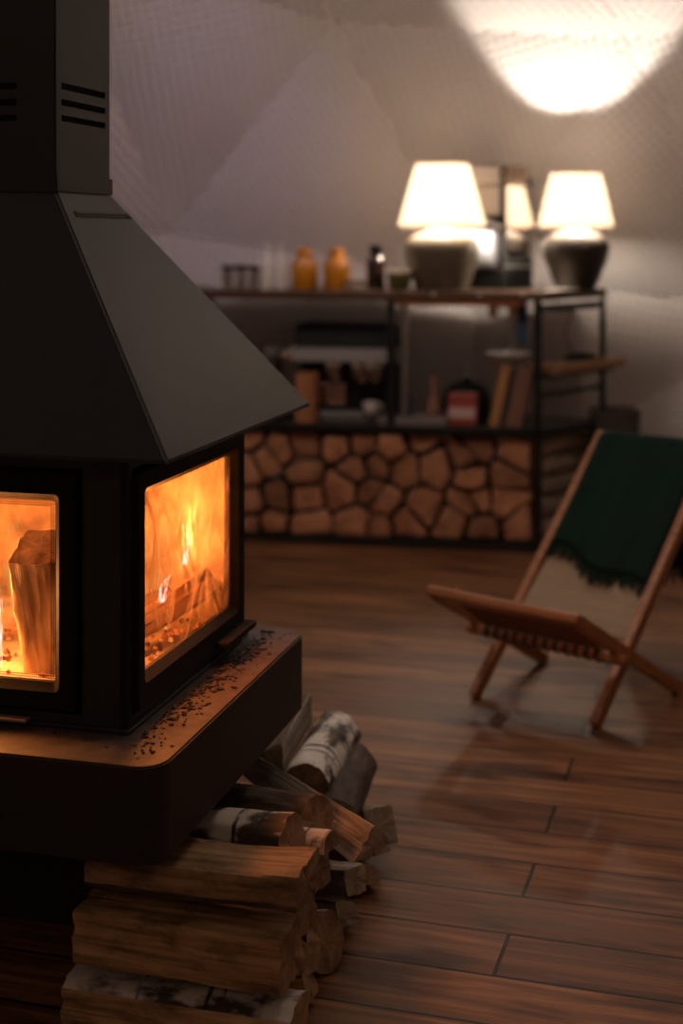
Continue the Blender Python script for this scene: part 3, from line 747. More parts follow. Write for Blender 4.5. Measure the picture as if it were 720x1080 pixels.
# firewood in the bay: rows of log ends, packed as rounded cells
def clip(poly, p, n):
    out = []
    for i in range(len(poly)):
        a, b = poly[i], poly[(i + 1) % len(poly)]; da, db = (a - p).dot(n), (b - p).dot(n)
        if da <= 0: out.append(a)
        if da * db < 0: out.append(a + (b - a) * (da / (da - db)))
    return out
rnd = random.Random(21)
W0, W1, ZB, ZT = .035, 1.285, .030, .455
rowsN = [('bottom', 9), ('second', 10), ('third', 9), ('top', 10)]
sites = []
for r, (rn, n) in enumerate(rowsN):
    for k in range(n):
        s = W0 + (W1 - W0) * (k + .5 + rnd.uniform(-.42, .42)) / n
        z = ZB + (ZT - ZB) * (r + .5 + rnd.uniform(-.36, .36)) / 4
        sites.append((Vector((s, z)), rn, k))
ordn = ['first', 'second', 'third', 'fourth', 'fifth', 'sixth', 'seventh', 'eighth', 'ninth', 'tenth']
for i, (c, rn, k) in enumerate(sites):
    poly = [Vector(p) for p in ((W0, ZB), (W1, ZB), (W1, ZT), (W0, ZT))]
    for j, (q, _, _) in enumerate(sites):
        if j != i: poly = clip(poly, (c + q) / 2, (q - c).normalized())
    m = sum(poly, Vector((0, 0))) / len(poly)
    # resample, shrink and round the cell
    nA = 40; ring = []
    for t in range(nA):
        th = 2 * PI * t / nA; d = Vector((math.cos(th), math.sin(th))); best = 1
        for a, b in zip(poly, poly[1:] + poly[:1]):
            e = b - a; den = d.x * e.y - d.y * e.x
            if abs(den) < 1e-9: continue
            w = a - m; u_ = (w.x * e.y - w.y * e.x) / den; v_ = (w.x * d.y - w.y * d.x) / den
            if u_ > 0 and -1e-6 <= v_ <= 1 + 1e-6: best = min(best, u_)
        ring.append(best)
    sm = [ (ring[t - 1] + 2 * ring[t] + ring[(t + 1) % nA]) / 4 for t in range(nA)]
    sm = [min(a, .6 * a + .4 * b) for a, b in zip(ring, sm)]
    kf = rnd.uniform(.80, .97); ring = [q * kf - .0025 + .004 * mnoise.noise(Vector((math.cos(2 * PI * t / nA) * 2, math.sin(2 * PI * t / nA) * 2, i * 3.7))) for t, q in enumerate(sm)]
    bm = bmesh.new(); Ld = .30; rings = []; front = rnd.uniform(.010, .045); ph = rnd.uniform(0, 9)
    for s in range(7):
        tt = s / 6; x = front + Ld * tt
        rings.append([bm.verts.new((x, q * math.cos(2 * PI * t / nA), q * math.sin(2 * PI * t / nA))) for t, q in enumerate(ring)])
    for A, B in zip(rings, rings[1:]):
        for t in range(nA):
            f = bm.faces.new((A[t], A[(t + 1) % nA], B[(t + 1) % nA], B[t])); f.material_index = 0 if math.sin(2 * PI * t / nA * 1 + ph) > .2 else 1
    for ringv in (rings[0], rings[-1]):
        ctr = Vector(((ringv[0].co.x), 0, 0)); prev = ringv
        for q in (.9, .5):
            cur = [bm.verts.new((v.co.x + (-.003 if ringv is rings[0] else .003) * (q < 1) + .004 * mnoise.noise(v.co * 25 + Vector((i, q, 0))), v.co.y * q, v.co.z * q)) for v in ringv]
            for t in range(nA): bm.faces.new((prev[t], prev[(t + 1) % nA], cur[(t + 1) % nA], cur[t])).material_index = 2
            prev = cur
        cv = bm.verts.new((ctr.x - .003 * (1 if ringv is rings[0] else -1), 0, 0))
        for t in range(nA): bm.faces.new((prev[t], prev[(t + 1) % nA], cv)).material_index = 2
    o = link('firewood_log', bm, ['bark', 'salmon_side', 'salmon'], smooth=40)
    p = SH(m.x, 0, m.y); o.location = p; o.rotation_euler = (rnd.uniform(-.07, .07), 0, SA + PI / 2)
    big = 'large' if sum(ring) / nA > .062 else ('small' if sum(ring) / nA < .05 else 'middling')
    tag(o, f'{big} split log end in the firewood bay, {rn} row, {ordn[k]} from the right-hand post', 'firewood log', 'firewood in the bay under the shelf')
# logs seen from the side at the bay's open end
for k in range(5):
    z = .068 + k * .084; o_ = FR + es * .02 + Vector((es.y, -es.x)) * -.075
    a = o_ + es * .05; b = o_ + es * (.50 - .02 * (k % 2))
    place_log((b.x, b.y, z), (a.x, a.y, z), .041, 'round', 40 + k, f'bark-covered log lying lengthwise at the open end of the bay, {ordn[k]} from the floor',
              ('grey_split', 'grey_split', 'salmon'), 'side-on logs at the end of the bay', name='firewood_log')

# ---- lamps
def lamp(px, Y, label, shade, base, mat, mat_top, power, bulb_z, capped):
    x = (px - 360) / F * Y; z0 = 1.032
    t = thing('table_lamp', label, 'lamp', (x, Y, z0), 0, 'table lamps on the counter')
    (rt, rb, zt, zb) = shade
    bm = bmesh.new(); lathe(bm, base, 48); bs = link('lamp_base', bm, [mat], t, smooth=50)
    bm = bmesh.new(); prof = [(rb, zb), (rb * .995, zb + .004)] + [(lerp(rb, rt, k / 8), lerp(zb, zt, k / 8)) for k in range(1, 9)]
    prof += [(rt - .002, zt)] + [(lerp(rt, rb, k / 8) - .002, lerp(zt, zb, k / 8)) for k in range(1, 9)] + [(rb, zb)]
    lathe(bm, prof, 64)
    for v in bm.verts:        # slightly scalloped gathered linen at the lower rim
        if v.co.z < zb + .002:
            v.co.z += .003 * math.sin(math.atan2(v.co.y, v.co.x) * 16)
    sh = link('lamp_shade', bm, 'shade', t, smooth=40)
    for r, z in ((rt, zt), (rb, zb)):
        bm = bmesh.new(); tube(bm, [(r * math.cos(a * PI / 24), r * math.sin(a * PI / 24), z) for a in range(49)], .0022, 6)
        link('rim_tape', bm, 'tan_cup', sh)
    ztop = base[-1][1]
    bm = bmesh.new(); lathe(bm, [(0, ztop - .01), (.014, ztop - .01), (.014, bulb_z - .03), (0, bulb_z - .03)], 16); link('socket', bm, 'iron', t)
    bm = bmesh.new(); lathe(bm, [(.012, bulb_z - .035), (.016, bulb_z - .02), (.026, bulb_z), (.022, bulb_z + .018), (0, bulb_z + .028)], 20)
    link('bulb', bm, 'bulb_glass', t, smooth=60)
    light('POINT', 'lamp_bulb_light', (x, Y, z0 + bulb_z), power * .21, (1, .87, .72), shadow_soft_size=.035)
    sp_ = light('SPOT', 'lamp_reflector_light', (x, Y, z0 + bulb_z + .001), power, (1, .88, .75), shadow_soft_size=.012, spot_size=math.radians(156), spot_blend=.35)
    sp_.rotation_euler = (PI, 0, 0)      # added spot throws most light upwards, keeping the wall below dimmer
    if capped:
        bm = bmesh.new(); lathe(bm, [(0, zt - .012), (rt - .004, zt - .012), (rt - .004, zt - .010), (0, zt - .010)], 48); link('shade_diffuser', bm, 'shade', sh)  # added disc softens the beam that would strike the wall above
    return t
lamp(466, 5.86, 'stoneware table lamp with the wider shade, beside the row of jars', (.108, .181, .522, .262),
     [(0, 0), (.108, 0), (.112, .006), (.128, .06), (.146, .12), (.153, .165), (.150, .19), (.135, .212), (.10, .232), (.055, .245), (.030, .254), (.026, .27), (0, .27)],
     'ceramic', 'ceramic_pale', 85.0, .345, True)
lamp(607, 5.95, 'stoneware table lamp with the narrower base, at the right end of the counter', (.104, .157, .484, .262),
     [(0, 0), (.078, 0), (.082, .006), (.105, .06), (.128, .115), (.140, .16), (.139, .185), (.125, .212), (.09, .232), (.05, .246), (.028, .254), (.025, .27), (0, .27)],
     'ceramic_dark', 'ceramic_pale', 70.0, .306, False)

# ---- countertop machine between the lamps
ms = thing('drinks_machine', 'tall grey and black countertop machine with a mirror-polished side, between the two lamps', 'machine', ((532 - 360) / F * 5.95, 5.91, 1.032), math.radians(-40))
# local: corner at origin; left face runs along -X (facing the camera's left), right face runs along +Y
bm = bmesh.new(); box(bm, -.27, 0, 0, .21, 0, .075, .006); box(bm, -.27, -.0, .10, .21, .075, .47, .004); box(bm, -.03, 0, 0, .12, .075, .45, .003); link('cabinet', bm, 'black_plastic', ms)
bm = bmesh.new(); box(bm, -.285, -.012, -.02, .20, .44, .525, .012); link('top_cover', bm, 'mid_grey', ms)
bm = bmesh.new(); box(bm, -.010, .02, .0, .13, .44, .515, .006); link('corner_cap', bm, 'counter', ms)
bm = bmesh.new(); box(bm, -.27, -.032, .03, .10, .31, .44, .006); link('front_panel', bm, 'mid_grey', ms)
bm = bmesh.new(); box(bm, -.27, -.032, -.02, .10, .077, .25, .03, seg=4); link('water_tank', bm, 'pale_grey', ms, smooth=40)
bm = bmesh.new(); beam(bm, (-.16, -.015, .31), (-.01, -.015, .255), .014, .02); link('lever', bm, 'pale_grey', ms)
bm = bmesh.new(); box(bm, .001, .006, .0, .21, .135, .435, .002); link('mirror_side', bm, 'chrome', ms)
bm = bmesh.new(); box(bm, .001, .008, .0, .21, .088, .1, .002); link('trim_strip', bm, 'satin', ms)

# ---- small things on the counter
def S_at(px, d):                     # position on the counter at column px and depth d behind the front edge
    k = (px - 360) / F; A = FR + ay * d      # A - ax*s ; x = k*y
    s = (A.x - k * A.y) / (ax.x - k * ax.y); q = A - ax * s; return q
def pxm(q): return q.y / F           # metres per pixel there
def vessel(name, cat, label, px, d, z, prof, mat, lid=None, group=None, parts=()):
    q = S_at(px, d); k = pxm(q)
    if lid or parts:
        t = thing(name, label, cat, (q.x, q.y, z), 0, group)
        bm = bmesh.new(); lathe(bm, [(r * k, h * k) for r, h in prof], 28); link('body', bm, mat, t, smooth=45)
        for nm, pr, m_ in ([lid] if lid else []) + list(parts):
            bm = bmesh.new(); lathe(bm, [(r * k, h * k) for r, h in pr], 28); link(nm, bm, m_, t, smooth=45)
        return t
    bm = bmesh.new(); lathe(bm, [(r * k, h * k) for r, h in prof], 28); o = link(name, bm, mat, smooth=45); o.location = (q.x, q.y, z); return tag(o, label, cat, group)
CT = 1.0322
for px, w in ((240, 'left-hand of the three short glasses nearest the hood'), (254, 'middle one of the three short glasses nearest the hood'), (268, 'right-hand of the three short glasses, beside the white shakers')):
    vessel('glass_tumbler', 'glass', 'clear tumbler with dark lid, ' + w, px, .10, CT, [(0, 0), (5.6, 0), (6.2, 1), (6.4, 22), (5.9, 22), (5.6, 2), (0, 2)], 'clear', ('lid', [(0, 25), (6.6, 25), (6.6, 20.5), (0, 20.5)], 'black_plastic'), 'short glasses on the counter')
for px, w in ((281.5, 'left of the two white shakers with narrow necks'), (296, 'right of the two white shakers, beside an amber jar')):
    vessel('white_shaker', 'shaker', w, px, .10, CT, [(0, 0), (6.6, 0), (7, 2), (7, 28), (5, 34), (3.6, 37), (3.6, 44), (4.2, 45), (4.2, 48), (0, 49)], 'white', None, 'white shakers')
for px, w in ((321, 'amber glass jar with stopper standing beside the white shakers'), (355, 'amber glass jar with a bright band, beside the dark bottle')):
    vessel('amber_jar', 'jar', w, px, .11, CT, [(0, 0), (13, 0), (14.5, 2), (14.6, 26), (12, 31), (8, 34), (8, 36), (6.6, 36), (6.6, 33), (11, 29), (13, 25), (13, 2.5), (0, 2.5)], 'amber', ('stopper', [(0, 35), (7.6, 35), (9, 37), (9, 40), (6, 44), (0, 45)], 'amber'), 'amber jars', (('contents', [(0, 3), (12, 3), (12, 24), (0, 24)], 'amber_fill'),))
for px, d, w in ((368, .05, 'left of the two tiny clear tealight glasses'), (380, .05, 'right of the two tiny clear tealight glasses')):
    vessel('tealight_glass', 'glass', w + ' before the dark bottle', px, d, CT, [(0, 0), (4.4, 0), (5, 1), (5.6, 11), (5, 11), (4.4, 1.6), (0, 1.6)], 'clear', ('wax', [(0, 1.7), (4.2, 1.7), (4.3, 6), (0, 6)], 'wax'), 'tealight glasses')
vessel('dark_bottle', 'bottle', 'dark brown pharmacy bottle with a cap, right of the amber jars', 396, .11, CT, [(0, 0), (9, 0), (10, 1.5), (10, 30), (8, 35), (4.5, 37), (4.5, 40), (0, 40)], 'dark_glass', ('cap', [(0, 39), (6.6, 39), (6.8, 47), (0, 48)], 'black_gloss'))
vessel('candle_bowl', 'candle', 'olive bowl holding a pale candle beside the wider lamp', 421, .09, CT, [(0, 0), (9, 0), (11, 2), (12.5, 10), (13, 18), (12, 18), (10, 8), (0, 4)], 'olive', ('wax', [(0, 6), (10.4, 6), (12.2, 17), (13.2, 19), (12.6, 22), (0, 22)], 'wax'))
q = S_at(603, .0); 
bm = bmesh.new()
c0 = FR + es * .10 + ay * .02; 
prism(bm, [tuple(FR + es * .06 + ax * -.03), tuple(FR + es * .06 + ax * .0 + es * .0), tuple(FR + es * .36 + ax * -.005), tuple(FR + es * .36 - ax * .14)], 1.0325, 1.0365, .001)
tag(link('folded_cloth', bm, 'paper_white'), 'flat white folded cloth on the counter corner in front of the narrow lamp', 'cloth')

# ---- on the deck below
DK = .4902
# espresso machine
qe = S_at(367, .215); ke = pxm(qe); em = thing('espresso_machine', 'wide steel and black espresso machine on the deck above the firewood', 'espresso machine', (qe.x, qe.y, DK), SA)
w2 = .232
bm = bmesh.new(); box(bm, -w2 + .03, w2 - .02, -.02, .16, 0, .30, .006); link('chassis', bm, 'black_plastic', em)
bm = bmesh.new(); prism(bm, [(-.10, .30), (.17, .30), (.17, .395), (-.07, .395)], -w2 + .02, w2 - .02, .006, M4=Matrix(((0, 0, 1, 0), (1, 0, 0, 0), (0, 1, 0, 0), (0, 0, 0, 1)))); link('top_housing', bm, 'black_plastic', em)
bm = bmesh.new(); prism(bm, [(-.125, .245), (.05, .245), (.05, .30), (-.105, .30)], -w2 - .005, w2 + .005, .004, M4=Matrix(((0, 0, 1, 0), (1, 0, 0, 0), (0, 1, 0, 0), (0, 0, 0, 1)))); link('control_panel', bm, 'mid_grey', em)
for x in (-.05, .06, .12):
    bm = bmesh.new(); lathe(bm, [(0, .16), (.03, .16), (.034, .17), (.034, .215), (.040, .22), (.040, .247), (0, .247)], 24, M4=Matrix.Translation((x, -.065, 0))); g = link('group_head', bm, 'chrome', em, smooth=40)
    bm = bmesh.new(); tube(bm, [(x, -.09, .19), (x, -.14, .185), (x, -.175, .175)], [.008, .011, .012], 10); link('portafilter_handle', bm, 'black_plastic', g, smooth=50)
bm = bmesh.new(); box(bm, -.13, .15, -.115, -.02, .0, .035, .004); link('drip_tray', bm, 'satin', em)
bm = bmesh.new(); box(bm, -.125, .0, -.06, -.018, .06, .15, .004); link('water_window', bm, 'chrome', em)
for x in (-w2 - .01,):
    bm = bmesh.new(); lathe(bm, [(0, 0), (.016, 0), (.02, .006), (.02, .02), (0, .026)], 18, M4=Matrix.Translation((x + .005, -.12, .268)) @ Matrix.Rotation(PI / 2, 4, 'X')); link('steam_knob', bm, 'chrome', em, smooth=40)
def on_deck(px, d): return S_at(px, d)
qc = S_at(391, .085)
t = thing('coffee_cup', 'small white cup on the espresso machine drip tray', 'cup', (qc.x, qc.y, DK + .036), .4)
bm = bmesh.new(); lathe(bm, [(0, 0), (.022, 0), (.03, .012), (.034, .046), (.031, .046), (.027, .014), (0, .006)], 28); link('bowl', bm, 'white', t, smooth=50)
bm = bmesh.new(); tube(bm, [(.031, 0, .036), (.05, 0, .034), (.05, 0, .018), (.029, 0, .012)], .004, 8); link('handle', bm, 'white', t, smooth=50)
def deck_box(name, cat, label, px, d, w, dp, h, mat, bev=.004, rz=0., parts=()):
    q = S_at(px, d); k = pxm(q)
    t = thing(name, label, cat, (q.x, q.y, DK), SA + rz) if parts else None
    bm = bmesh.new(); box(bm, -w * k / 2, w * k / 2, 0, dp, 0, h * k, bev); o = link('body' if parts else name, bm, mat, t)
    for nm, x0, x1, z0, z1, m_ in parts:
        bm = bmesh.new(); box(bm, x0 * k, x1 * k, -.003, .002, z0 * k, z1 * k, .001); link(nm, bm, m_, t)
    if not parts: o.location = (q.x, q.y, DK); o.rotation_euler = (0, 0, SA + rz); tag(o, label, cat)
    return t or o
bm = bmesh.new(); q = S_at(321.5, .002); k = pxm(q); w = 20 * k / 2
box(bm, -w, w, 0, .09, 0, 52 * k, .003)
o = link('wooden_box', bm, 'orange_box'); o.location = (q.x, q.y, DK); o.rotation_euler = (0, 0, SA); tag(o, 'upright orange-brown wooden box at the left end of the espresso machine', 'box')
deck_box('grey_tray', 'tray', 'flat grey tray on the front edge of the deck between cup and red tin', 434, .012, 72, .20, 7, 'tray', .003)
deck_box('red_tin', 'tin', 'small red tin with a pale pink label left of the leaning books', 487, .04, 30, .08, 33, 'red', .006, parts=(('label_band', -14, 14, 8, 19, 'pink'),))
vessel('blue_bottle', 'bottle', 'dark blue bottle between the espresso machine and the iron post', 427, .10, DK, [(0, 0), (7.5, 0), (8, 2), (8, 26), (4, 34), (3.6, 42), (0, 42)], 'blue', ('cap', [(0, 41), (4.5, 41), (4.5, 47), (0, 47)], 'black_plastic'))
vessel('storage_jar', 'jar', 'dark storage jar with steel lid left of the espresso machine, beside the hood slope', 287, .12, DK, [(0, 0), (9, 0), (10, 2), (10, 62), (8, 68), (0, 68)], 'dark_glass', ('lid', [(0, 67), (9, 67), (9, 76), (0, 77)], 'satin'))
vessel('wooden_brush', 'brush', 'upright wooden brush standing right of the iron post', 457, .12, DK, [(0, 0), (6, 0), (7.5, 3), (7.5, 20), (3, 27), (2.4, 50), (0, 51)], 'brown_cover', ('bristle_collar', [(0, -.0), (7.7, 0), (7.7, 6), (0, 6)], 'dark_cover'))
# black rounded pot behind the red tin
vessel('black_kettle', 'kettle', 'round black kettle standing behind the red tin', 492, .27, DK, [(0, 0), (20, 0), (25, 5), (26, 17), (23, 30), (14, 38), (0, 40)], 'black_plastic', ('lid_knob', [(0, 39), (5, 39), (6, 44), (0, 46)], 'black_gloss'))
# leaning books
def book(px, wpx, hpx, dp, lean, mat, label, d=.05):
    q = S_at(px, d); k = pxm(q); w, h = wpx * k, hpx * k
    t = thing('book', label, 'book', (q.x, q.y, DK), SA, 'books leaning on the deck'); Mr = Matrix.Rotation(lean, 4, 'Y')
    bm = bmesh.new(); b = bmesh.new()
    box(b, 0, .0025, 0, dp, 0, h, .0008); box(b, w - .0025, w, 0, dp, 0, h, .0008); box(b, 0, w, 0, .003, 0, h, .001); merge(bm, b, 0, Mr); link('cover', bm, mat, t)
    bm = bmesh.new(); b = bmesh.new(); box(b, .0026, w - .0026, .004, dp - .004, .004, h - .004); merge(bm, b, 0, Mr); link('pages', bm, 'paper', t)
    return t
ln = math.radians(12)
for px, w, h, m_, lb in ((515, 9.4, 66, 'tan_cover', 'thick tan leaning book, first on the left of the leaning books'), (525, 7.2, 64, 'dark_cover', 'charcoal book leaning right of the tan book'),
                         (533, 7.2, 63, 'brown_cover', 'reddish-brown book leaning right of the charcoal book'), (541, 7.2, 66, 'brown_cover', 'brown leaning book nearest the right-hand iron post')):
    book(px, w, h, .16, ln, m_, lb)
# cream dish stack hanging shelf: thin ledge with dish, cups and cloth
bm = bmesh.new(); q = S_at(533, .16); k = pxm(q)
# shallow bowl on top of kettle-height ledge
vessel('cream_dish', 'dish', 'shallow cream dish lying on top of the leaning books', 536, .12, DK + .262, [(0, 0), (10, 0), (14, 2), (24, 7), (23.4, 8), (12, 3.4), (0, 2)], 'white')
for px, w in ((520, 'left of the two tan cups hanging under the counter'), (540, 'right of the two tan cups hanging under the counter, beside a blue cloth')):
    q = S_at(px, .07); k = pxm(q); t = thing('hanging_cup', w, 'cup', (q.x, q.y, .925), 0, 'cups hanging under the counter')
    bm = bmesh.new(); lathe(bm, [(0, 0), (.015, 0), (.017, .003), (.02, .045), (.018, .045), (.015, .006), (0, .004)], 24); link('bowl', bm, 'tan_cup', t, smooth=50)
    bm = bmesh.new(); tube(bm, [(0, 0, .049), (0, 0, .070)], .0016, 6); tube(bm, [(-.02, 0, .043), (-.012, 0, .05), (.012, 0, .05), (.02, 0, .043)], .0018, 6); link('hook', bm, 'iron', t)
bm = bmesh.new(); n = 12
for i in range(n + 1):
    for j in range(9):
        pass
q = S_at(550, .09); k = pxm(q)
g = {}
for i in range(9):
    for j in range(13):
        g[i, j] = bm.verts.new(((i / 8 - .5) * 9 * k * (1 + .25 * j / 12), .012 * math.sin(i * 1.9 + j * .15), -j / 12 * 46 * k))
for i in range(8):
    for j in range(12): bm.faces.new((g[i, j], g[i + 1, j], g[i + 1, j + 1], g[i, j + 1]))
o = link('hanging_cloth', bm, 'blue_cloth', smooth=60); sm_ = o.modifiers.new('thick', 'SOLIDIFY'); sm_.thickness = .006
o.location = (q.x, q.y, .994); o.rotation_euler = (0, 0, SA); tag(o, 'slate blue cloth hanging under the counter near the right-hand post', 'cloth')
vessel('drinking_glass', 'glass', 'small clear glass standing on the cream dish below the hanging cups', 539, .12, DK + .272, [(0, 0), (5, 0), (6, 14), (5.5, 14), (4.6, 1.5), (0, 1.5)], 'clear')
# cables over the side shelf
rnd = random.Random(4)
def UL(x, y, z): q = FR + ax * x + ay * y; return Vector((q.x, q.y, z))
sd = Vector(lr).normalized()
bm = bmesh.new()
pts = []
for k in range(80):
    a_ = k / 80 * 2 * PI * 4; r_ = .055 + .012 * math.sin(k * .7)
    c_ = Vector((.03, .06)) + dv * .30 + nv * .35
    pts.append(UL(c_.x + r_ * math.cos(a_) * 1.6 * dv.x - r_ * .6 * math.sin(a_) * dv.y, c_.y + r_ * math.cos(a_) * 1.6 * dv.y + r_ * .6 * math.sin(a_) * dv.x, .742 + .0055 * (k / 20)))
tube(bm, pts, .005, 6); tag(link('coiled_cable', bm, 'cable', smooth=60), 'black cable coiled on the wooden side shelf at the end of the counter', 'cable')
for k, (off, ln_) in enumerate(((.0, .20), (.022, .24), (.045, .17))):
    e_ = Vector((.03, .06)) + dv * ((b_ - a).length - .012) + nv * (.05 + .28 * k) ; bm = bmesh.new()
    st = e_ - dv * .10
    pts = [UL(st.x, st.y, .7405), UL(e_.x - dv.x * .05, e_.y - dv.y * .05, .7405), UL(e_.x + dv.x * .015, e_.y + dv.y * .015, .741), UL(e_.x + dv.x * .035, e_.y + dv.y * .035, .715), UL(e_.x + dv.x * (.042 + .01 * k), e_.y + dv.y * .042, .715 - ln_ * .6), UL(e_.x + dv.x * .02, e_.y, .715 - ln_)]
    tube(bm, pts, .0035, 6); tag(link('hanging_cable', bm, 'cable', smooth=60), ('shortest', 'longest', 'middle')[(0, 1, 0)[k] if k < 2 else 0] + ' black cable dangling off the side shelf' if k < 2 else 'outermost black cable dangling off the side shelf', 'cable', 'cables dangling from the side shelf')
bm = bmesh.new(); pts = [UL(.10 + .012 * math.sin(t * .9), .14, .99 - t * .024) for t in range(11)]
tube(bm, pts, .003, 6); tag(link('lamp_cord', bm, 'cable', smooth=60), 'thin lamp cord hanging between the end posts under the counter corner', 'cord')
# dark basket behind the chair
pb = P(647, 560, 5.95); pb.z = 0
t = thing('wicker_basket', 'dark wicker basket on the floor behind the green throw', 'basket', (1.14, 5.93, 0), .3)
bm = bmesh.new(); lathe(bm, [(0, 0), (.075, 0), (.085, .05), (.098, .40), (.104, .52), (.098, .525), (.088, .40), (.07, .02), (0, .02)], 28); link('body', bm, 'wicker', t, smooth=40)
bm = bmesh.new(); tube(bm, [(.101 * math.cos(a * PI / 16), .101 * math.sin(a * PI / 16), .525) for a in range(33)], .008, 8); link('rim', bm, 'wicker', t, smooth=50)

# ================================================================== CHAIR
wv = Vector((.768, -.64, 0)); rzc = math.atan2(wv.y, wv.x)
chair = thing('folding_rope_chair', 'low folding wooden chair with cord seat and back, on the boards at right', 'chair', (.3535, 3.842, 0), rzc)
Wd = .369; BT, ZT_ = .685, .624
def bk(x, t, n=0.):                 # on the back frame: x across, t up the rail, n off its front
    nn = Vector((0, -ZT_, BT)).normalized(); return Vector((x, BT * t, ZT_ * t)) + nn * n
def st(x, t, n=0.):                 # on the seat frame: t=0 front tip, 1 rear foot
    d = Vector((0, .5635, -.31)); nn = Vector((0, .31, .5635)).normalized(); return Vector((x, -.133, .31)) + d * t + nn * n
for x in (.0, Wd):
    bm = bmesh.new(); beam(bm, bk(x, .012), bk(x, 1.03), .024, .036, up=bk(0, 0, 1)); link('back_rail', bm, 'orange_wood', chair)
for t_, nm in ((.985, 'top_bar'), (.285, 'lower_back_bar')):
    bm = bmesh.new(); beam(bm, bk(.012, t_), bk(Wd - .012, t_), .03, .022, up=bk(0, 0, 1)); link(nm, bm, 'orange_wood', chair)
for x in (-.030, Wd + .030):
    bm = bmesh.new(); beam(bm, st(x, -.01), st(x, .975), .022, .034, up=st(0, 0, 1) - st(0, 0, 0)); link('seat_rail', bm, 'orange_wood', chair)
bm = bmesh.new(); beam(bm, st(-.045, .0, .0), st(Wd + .045, .0, .0), .045, .026, up=st(0, 0, 1) - st(0, 0, 0), bev=.006); link('front_bar', bm, 'orange_wood', chair)
bm = bmesh.new(); beam(bm, st(-.06, .36, -.028), st(Wd + .065, .36, -.028), .03, .026, up=st(0, 0, 1) - st(0, 0, 0), bev=.005); link('rear_seat_bar', bm, 'orange_wood', chair)
bm = bmesh.new()
for k in range(12):                  # dark cord wraps round the rear bar
    x = .0 + (k + .5) * Wd / 12
    beam(bm, st(x - .007, .36, -.028), st(x + .007, .36, -.028), .036, .032, up=st(0, 0, 1) - st(0, 0, 0), bev=.005)
link('cord_wraps', bm, 'cable', chair, smooth=60)
bm = bmesh.new()
for k in range(30):
    x = .0 + (k + .5) * Wd / 30
    tube(bm, [st(x, .0, .015), st(x, .18, -.004), st(x, .36, -.012)], .0042, 6)
for k in range(5): tube(bm, [st(0, .06 + .06 * k, .006 - .004 * k), st(Wd, .06 + .06 * k, .006 - .004 * k)], .003, 6)
link('seat_cords', bm, 'cord_dark', chair, smooth=60)
bm = bmesh.new()
for k in range(34):
    x = .014 + (k + .5) * (Wd - .028) / 34
    tube(bm, [bk(x, .285, .014), bk(x, .6, -.012), bk(x, .985, .014)], .0034, 6)
for k in range(16): tube(bm, [bk(.012, .31 + .042 * k, .003 - .012 * math.sin(k / 16 * PI)), bk(Wd - .012, .31 + .042 * k, .003 - .012 * math.sin(k / 16 * PI))], .0018, 5)
link('back_cords', bm, 'cord', chair, smooth=60)
# throw over the back
th_ = thing('green_throw', 'dark green fringed wool throw draped over the back of the folding chair', 'throw blanket', (.3535, 3.842, 0), rzc)
bm = bmesh.new(); g = {}; nx, ny = 22, 46; edge_f, edge_b = [], []
for i in range(nx + 1):
    a_ = i / nx; x = lerp(.018, Wd - .018, a_)
    tb = .565 - .10 * a_ + .02 * math.sin(a_ * 9)            # lower front edge, hangs lower at right
    for j in range(ny + 1):
        s = j / ny; fold = .006 * math.sin(a_ * 14 + s * 3) + .004 * math.sin(a_ * 31)
        if s < .55: t_ = lerp(tb, 1.0, s / .55); p = bk(x, t_, .026 + fold * .8 - .014 * math.sin(PI * (t_ - .285) / .7))
        elif s < .63:
            q_ = (s - .55) / .08 * PI; c_ = bk(x, 1.0, 0); d_ = Vector((0, BT, ZT_)).normalized(); nn = Vector((0, -ZT_, BT)).normalized()
            p = c_ + nn * .026 * math.cos(q_ * .75) + d_ * .028 * math.sin(q_ * .75)
        else:
            q_ = (s - .63) / .37; c_ = bk(x, 1.0, 0) + Vector((0, .035, .0))
            p = c_ + Vector((0, .015 + fold * 1.5 + .01 * q_, .008 - q_ * (.40 + .03 * math.sin(a_ * 7))))
            p.x = lerp(x, x + .02 * (a_ - .5), q_)
        g[i, j] = bm.verts.new(p)
    edge_f.append(g[i, 0].co.copy()); edge_b.append(g[i, ny].co.copy())
for i in range(nx):
    for j in range(ny): bm.faces.new((g[i, j], g[i + 1, j], g[i + 1, j + 1], g[i, j + 1]))
o = link('cloth', bm, 'green', th_, smooth=70); mo = o.modifiers.new('thick', 'SOLIDIFY'); mo.thickness = .007; mo.offset = 1
rnd = random.Random(3)
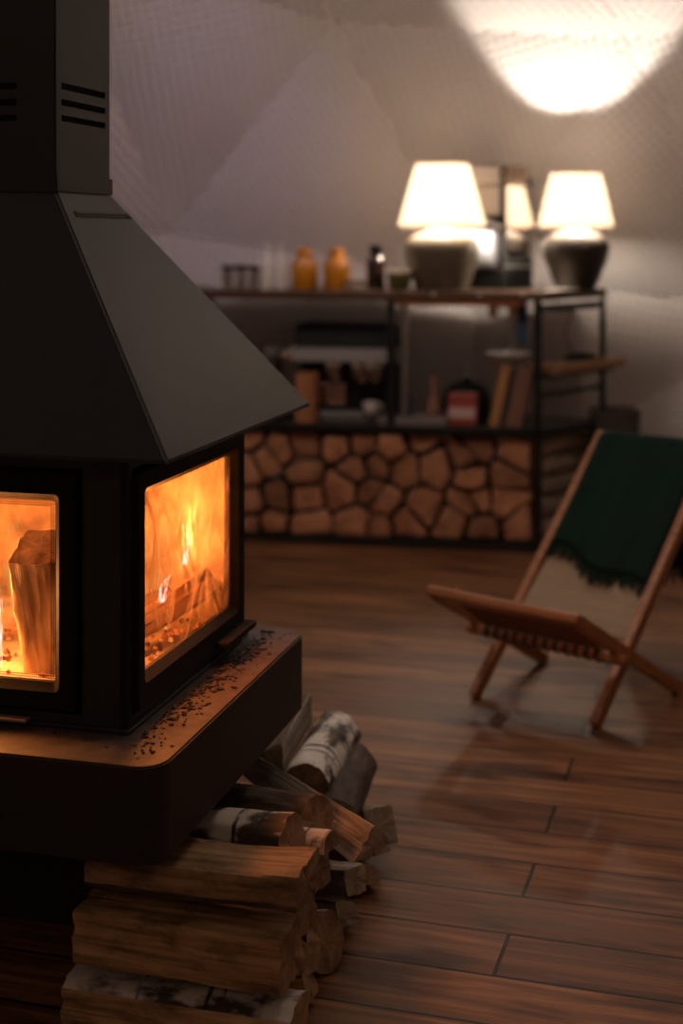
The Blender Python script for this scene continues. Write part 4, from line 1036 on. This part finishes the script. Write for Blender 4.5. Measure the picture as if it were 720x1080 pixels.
for edge, d in ((edge_f, (bk(0, 0) - bk(0, 1)).normalized()), (edge_b, Vector((0, 0, -1)))):
    bm = bmesh.new()
    for k in range(64):
        f_ = k / 63 * nx; i = min(int(f_), nx - 1); p = edge[i].lerp(edge[i + 1], f_ - i)
        l_ = rnd.uniform(.03, .055); w_ = Vector((rnd.uniform(-.01, .01), rnd.uniform(-.006, .006), rnd.uniform(-.004, .004)))
        tube(bm, [p, p + d * l_ * .5 + w_ * .4, p + d * l_ + w_], [.0026, .003, .0016], 5)
    link('fringe', bm, 'green', th_, smooth=60)

# ================================================================== LIGHT, CAMERA
light('POINT', 'side_lamp_light', (-.75, 3.6, 3.3), 48, (1, .84, .76), shadow_soft_size=.15)  # unseen fill added to brighten the left wall
sp = light('SPOT', 'violet_accent_light', (-.7, 3.4, 3.1), 48, (.42, .36, 1), shadow_soft_size=.1, spot_size=math.radians(26), spot_blend=1)  # unseen spot added to tint a violet patch on the wall
sp.rotation_euler = (Vector((-.50, 6.15, 1.66)) - Vector((-.7, 3.4, 3.1))).to_track_quat('-Z', 'Y').to_euler()
light('POINT', 'reading_lamp_light', (-.7, -.5, 1.9), 4.2, (1, .74, .5), shadow_soft_size=.12)  # weak unseen fill added to lift the front faces of the logs
light('POINT', 'pendant_light', (1.15, 3.3, 3.2), 24, (1, .80, .62), shadow_soft_size=.22)  # unseen light added for general ambience and the hood's right slope
w = bpy.data.worlds.new('World'); SC.world = w; w.use_nodes = True
w.node_tree.nodes['Background'].inputs[0].default_value = (.02, .02, .03, 1); w.node_tree.nodes['Background'].inputs[1].default_value = .2

cam = bpy.data.cameras.new('Camera'); co = bpy.data.objects.new('Camera', cam); C.objects.link(co)
co.location = (0, 0, H); co.rotation_euler = (PI / 2, 0, 0)
cam.sensor_fit = 'VERTICAL'; cam.sensor_height = 36; cam.sensor_width = 24; cam.lens = F / 1080 * 36
cam.shift_y = -(540 - YH) / 1080
cam.clip_start = .05
cam.dof.use_dof = True; cam.dof.focus_distance = 2.35; cam.dof.aperture_fstop = 2.0; cam.dof.aperture_blades = 0
SC.camera = co
SC.view_settings.view_transform = 'Standard'; SC.view_settings.look = 'None'; SC.view_settings.gamma = 1; SC.view_settings.exposure = 0
SC.view_settings.use_curve_mapping = False
SC.cycles.use_denoising = True; SC.cycles.max_bounces = 10; SC.cycles.transparent_max_bounces = 24; SC.cycles.sample_clamp_indirect = 4
